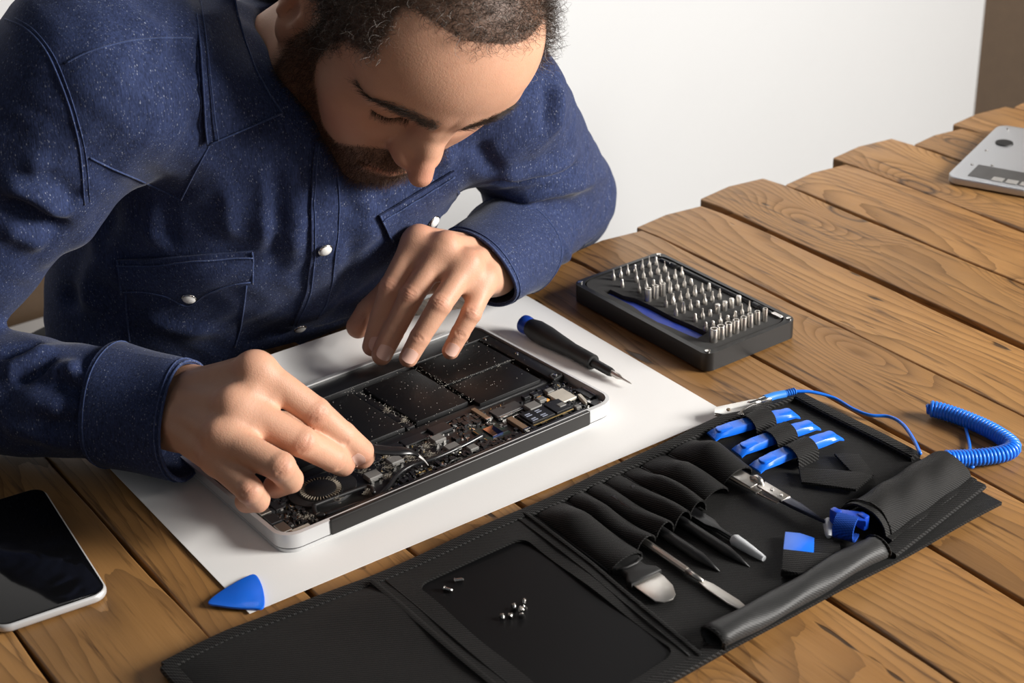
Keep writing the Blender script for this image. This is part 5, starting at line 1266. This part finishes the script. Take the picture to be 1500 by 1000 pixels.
yo_ = [cy(u, v, .007) for u, v in co_]
yi_ = [min(cy(u, v, .012), y) for (u, v), y in zip(ci_, [1.246, 1.240, 1.232, 1.226, 1.222, 1.220])]
col_, cg = collar(co_, ci_, yo_, yi_, 'collar')

# cuffs: a ring at the wrist lofted back to a ring on the sleeve
def cuff(pxA, pxB, yc, nvec, W_, E_, back, rb, flat=.86, flap=0.):
    A, B = Y(*pxA, yc), Y(*pxB, yc); c1 = (A + B) / 2; e1 = (A - B) / 2; n1 = nrm(nvec); e1 = e1 - n1 * (e1 @ n1); r1 = np.linalg.norm(e1); f1 = np.cross(n1, nrm(e1)) * r1 * flat
    ax = nrm(W_ - E_); c2 = W_ + (E_ - W_) * back; u2 = nrm(e1 - ax * (e1 @ ax)); e2 = u2 * rb; f2 = np.cross(ax, u2) * rb
    n, m = 48, 11; g = np.zeros((m, n + 1, 3))
    for j in range(m):
        t = j / (m - 1); h_ = t * t * (3 - 2 * t) * .6 + t * .4; c = c1 * (1 - h_) + c2 * h_; e = e1 * (1 - h_) + e2 * h_; f = f1 * (1 - h_) + f2 * h_
        for i in range(n + 1):
            a = 2 * math.pi * i / n; wob = 1 + .020 * math.sin(3 * a + 2) + .014 * math.sin(5 * a + 5 * t) + .03 * math.sin(t * 8) * (1 - t)
            g[j, i] = c + (e * math.cos(a) + f * math.sin(a)) * wob
            g[j, i, 2] = max(g[j, i, 2], .0022)
    if np.cross(g[1, 0] - g[0, 0], g[0, 1] - g[0, 0]) @ (g[0, 0] - c1) < 0: g = g[:, ::-1]
    o = link('cuff', sheet(g, .0022), M_DENIM, shirt, smooth=70)
    for j in (0, 1, m - 2): link('stitching', tube([g[j][i] + nrm(g[j][i] - c1) * .0004 for i in range(n + 1)], .0011 if j == 0 else .0006, 5), M_SEAM, o, smooth=True)
    return o
cuff((660, 344), (739, 442), 1.290, -.70 * RGT - .56 * UPV - .42 * FWD, LW, LE, .24, .0470, 1.30)
cuff((287, 537), (262, 694), 1.058, .93 * RGT - .12 * UPV - .30 * FWD, RW, RE, .20, .0475)
# pearl snaps
M_PEARL = plain('white_pearl', (.88, .87, .84), .20, spec=.5, var=.06)
def snap(u, v, r, lift=.003):
    p, n = SURF.px(u, v, lift)
    if p is None: return
    s_ = link('snap_button', lathe([(.0001, 0), (r, 0), (r, .0012), (r * .86, .0022), (r * .5, .0030), (.0001, .0033)], 20), M_PEARL, shirt, loc=p, smooth=60); s_.rotation_euler = Vector(n).to_track_quat('Z', 'Y').to_euler()
    rim = link('snap_rim', lathe([(r * .98, 0), (r * 1.14, .0002), (r * 1.12, .0012), (r * .98, .0016)], 20, closed=False), M_STEEL, s_, smooth=60)
snap(278, 430, .0056, .0045); snap(473, 360, .0055, .0045); snap(437, 474, .0052, .0045); snap(629, 320, .0055, .0050)

for j in (0, -1): link('stitching', tube([q + nrm(CAM - q) * .0012 for q in cg[:, j]], .0008, 5), M_SEAM, col_, smooth=True)
k_ = 1 if np.linalg.norm(proj(cg[0, 0]) - np.array(co_[0])) < 60 else -2
link('stitching', tube([q + nrm(CAM - q) * .0026 for q in cg[:, k_]], .0006, 5), M_SEAM, col_, smooth=True)
link('stitching', tube([q + nrm(CAM - q) * .0016 for q in cg[-1, :]], .0008, 5), M_SEAM, col_, smooth=True)

# collar band round the back of the neck
na = nrm(HC - NECK0); nc = NECK0 + (HC - NECK0) * .02; tc = CAM - nc; tc = nrm(tc - na * (tc @ na)); ts = np.cross(na, tc); gb = []
for i in range(29):
    a = math.radians(100 + 160 * i / 28); rd = tc * math.cos(a) + ts * math.sin(a)
    gb.append([nc + rd * (.064 + .009 * t) + na * (.030 - .050 * max(0, t - .3)) for t in np.linspace(0, 1.6, 8)])
gb = np.array(gb)
if np.cross(gb[1, 0] - gb[0, 0], gb[0, 1] - gb[0, 0]) @ (gb[0, 0] - nc) < 0: gb = gb[:, ::-1]
link('collar', sheet(gb, .0024), M_DENIM, shirt, smooth=60)
link('seat', box(.60, 1.4, .04, bev=.004), M_WHITE, bench, loc=(0, .0, .42))
for n in (-.6, .6): link('leg', box(.54, .05, .40, bev=.003), M_WHITE, bench, loc=(0, n, .20))

# trousers and shoes under the table
HIP = wallpt(.52, 1.50, -.205)
def trouser_sdf(p):
    d = d_ell(p, HIP, (.105, .175, .112), np.column_stack([-DV, NV, (0, 0, 1.)]))
    for sg in (-1, 1):
        h0 = HIP + NV * sg * .085; k0 = h0 + DV * .46 + NV * sg * .05 + np.array([0, 0, -.035]); f0 = np.array([k0[0], k0[1], -.66]) - DV * .06
        d = smin(d, d_cone(p, h0, k0, .085, .062), .03); d = smin(d, d_cone(p, k0, f0, .060, .045), .02)
    return d
pts_ = np.array([HIP, HIP + DV * .55, HIP + NV * .28, HIP - NV * .28]); lo_ = pts_.min(0) - .2; hi_ = pts_.max(0) + .2; lo_[2], hi_[2] = -.72, -.06
TV, TQ = polygonise(trouser_sdf, lo_, hi_, .011)
link('trousers', np_mesh(TV, TQ, 'trousers'), plain('dark_trousers', (.018, .019, .022), .85, var=.3), person)
for sg in (-1, 1):
    k0 = HIP + NV * sg * .135 + DV * .42; me = prism(rrect(.27, .095, .046, 8), -.749, -.665, .035, 4)
    link('shoe', me, M_RUB, person, loc=(k0 + DV * .05)[:2].tolist() + [0], rz=PA, smooth=50)
# ================================================================ hair, beard, brows, lashes as real strands
HSURF = Surf(HV, HQ)
def strands(mask, n, length, rad, seed, lean, curl, name, cols, seg=4, thr=.35, jitter=.35, label=None, minz=None, clump=0.):
    r = np.random.RandomState(seed)
    tri = np.concatenate([HQ[:, [0, 1, 2]], HQ[:, [0, 2, 3]]]); cen = HV[tri].mean(1); mk = mask(cen)
    ar = np.linalg.norm(np.cross(HV[tri[:, 1]] - HV[tri[:, 0]], HV[tri[:, 2]] - HV[tri[:, 0]]), axis=1) * np.where(mk > .08, mk ** 1.5, 0)
    ids = r.choice(len(tri), n, p=ar / ar.sum()); w_ = r.dirichlet((1, 1, 1), n); root = (HV[tri[ids]] * w_[:, :, None]).sum(1); nor = nrm((HNL[tri[ids]] * w_[:, :, None]).sum(1))
    L = length * r.uniform(.55, 1.15, n) * (.45 + .55 * mk[ids])
    d = lean(root, nor) if callable(lean) else nrm(nor + np.asarray(lean))
    d = nrm(d + r.normal(0, jitter, (n, 3)))
    d = nrm(d - nor * np.minimum(0, (d * nor).sum(1) - .12)[:, None])
    sidev = nrm(np.cross(d, r.normal(0, 1, (n, 3)))); up2 = np.cross(d, sidev); ph = r.rand(n) * 6.28
    P_ = []; cv = r.uniform(.6, 1.2, n)
    for k in range(seg + 1):
        t = k / seg; a = ph + t * curl * cv; am = L * .20 * (1 if curl > 1 else .5)
        p = root + d * (L * t)[:, None] * (1 - .15 * t) + sidev * (am * (np.cos(a) - np.cos(ph)) * t ** .5)[:, None] + up2 * (am * (np.sin(a) - np.sin(ph)) * t ** .5)[:, None] - nor * (.0006 * (1 - t))
        P_.append(p)
    P_ = np.stack(P_, 1); T = nrm(np.gradient(P_, axis=1)); rf = nrm(r.normal(0, 1, (n, 1, 3))); N1 = nrm(np.cross(T, rf)); N2 = np.cross(T, N1)
    rr = rad * np.linspace(1, .35, seg + 1)[None, :, None] * r.uniform(.7, 1.25, n)[:, None, None]
    V = np.stack([P_ + rr * (math.cos(a) * N1 + math.sin(a) * N2) for a in (0, 2.094, 4.189)], 2).reshape(-1, 3)
    base = (np.arange(n) * (seg + 1) * 3)[:, None, None, None]; s_ = (np.arange(seg) * 3)[None, :, None, None]; e = np.arange(3)[None, None, :, None]
    off = np.stack([np.stack([np.zeros(3), np.zeros(3), np.full(3, 3), np.full(3, 3)], 1)], 0).astype(int)
    e2 = (np.arange(3) + 1) % 3; idx = np.stack([np.arange(3), e2, e2 + 3, np.arange(3) + 3], 1)[None, None]
    Q = (base + s_ + idx).reshape(-1, 4)
    tone = np.repeat(r.rand(n), (seg + 1) * 3)
    mat = MATS.get(name)
    if mat is None:
        b = NB(name + '_strands'); at = b.n('ShaderNodeAttribute', attribute_name='tone').outputs['Fac']
        b.out(Base_Color=b.ramp(at, cols), Roughness=.42); b.b.inputs['Specular IOR Level'].default_value = .4; mat = b.m; MATS[name] = mat
    return link(name, np_mesh(H2W(V), Q, name, dict(tone=tone)), mat, person, label=label)
def lean_hair(p, n):           # short hair combed forward and to the side
    t = np.array([.15, .75, .10]); t = t - n * (n @ t)[:, None]; return nrm(n * .55 + t * .8)
def lean_beard(p, n):
    t = np.tile(np.array([0, .25, -1.]), (len(p), 1)); t = t - n * (n * t).sum(1)[:, None]; return nrm(n * .75 + t * .75)
dk, md, gr = (.014, .009, .006), (.062, .038, .024), (.34, .31, .28)
strands(hair_mask, 17000, .0200, .00015, 1, lean_hair, 6.5, 'hair', [(.0, dk), (.68, md), (.90, (.09, .06, .045)), (.94, gr), (1., (.46, .43, .40))], jitter=.60, seg=6, label='short dark brown hair flecked with grey')
strands(beard_mask, 10000, .0110, .00012, 2, lean_beard, 4.5, 'beard', [(.0, (.016, .008, .005)), (.6, (.060, .027, .013)), (1., (.16, .075, .035))], jitter=.55, seg=5, label='short trimmed brown beard')
def brow_mask(p):
    x, y, z = np.abs(p[:, 0]), p[:, 1], p[:, 2]; cz = np.interp(x, [.010, .022, .036, .050, .062], [.0385, .0415, .0440, .0410, .0325]); hw = np.interp(x, [.006, .012, .030, .048, .064], [.0055, .0090, .0080, .0054, .0016])
    return np.clip(1.25 - np.abs(z - cz) / np.maximum(hw, 1e-4), 0, 1) * (x > .008) * (x < .064) * (y > .04)
def lean_brow(p, n):
    t = np.stack([np.sign(p[:, 0]) * 1.0, np.full(len(p), -.1), np.where(np.abs(p[:, 0]) < .03, .45, -.15)], 1); t = t - n * (n * t).sum(1)[:, None]; return nrm(n * .30 + t)
for sg in (1, -1): strands(lambda p: brow_mask(p) * (p[:, 0] * sg > 0), 1150, .0110, .00011, 3, lean_brow, .8, 'eyebrow', [(0, dk), (1., (.05, .028, .016))], jitter=.18)
def lash_mask(p):
    x, y, z = np.abs(p[:, 0]), p[:, 1], p[:, 2]; cz = np.interp(x, [.019, .032, .046], [.0165, .0140, .0175]); return np.clip(1.2 - np.abs(z - cz) / .0012, 0, 1) * (x > .019) * (x < .048) * (y > .06)
def lean_lash(p, n): return nrm(np.stack([np.sign(p[:, 0]) * .35, np.full(len(p), .9), np.full(len(p), -.35)], 1))
for sg in (1, -1): strands(lambda p: lash_mask(p) * (p[:, 0] * sg > 0), 420, .0075, .00006, 4, lean_lash, .6, 'eyelash', [(0, (.008, .005, .004)), (1, (.02, .012, .008))], jitter=.24)
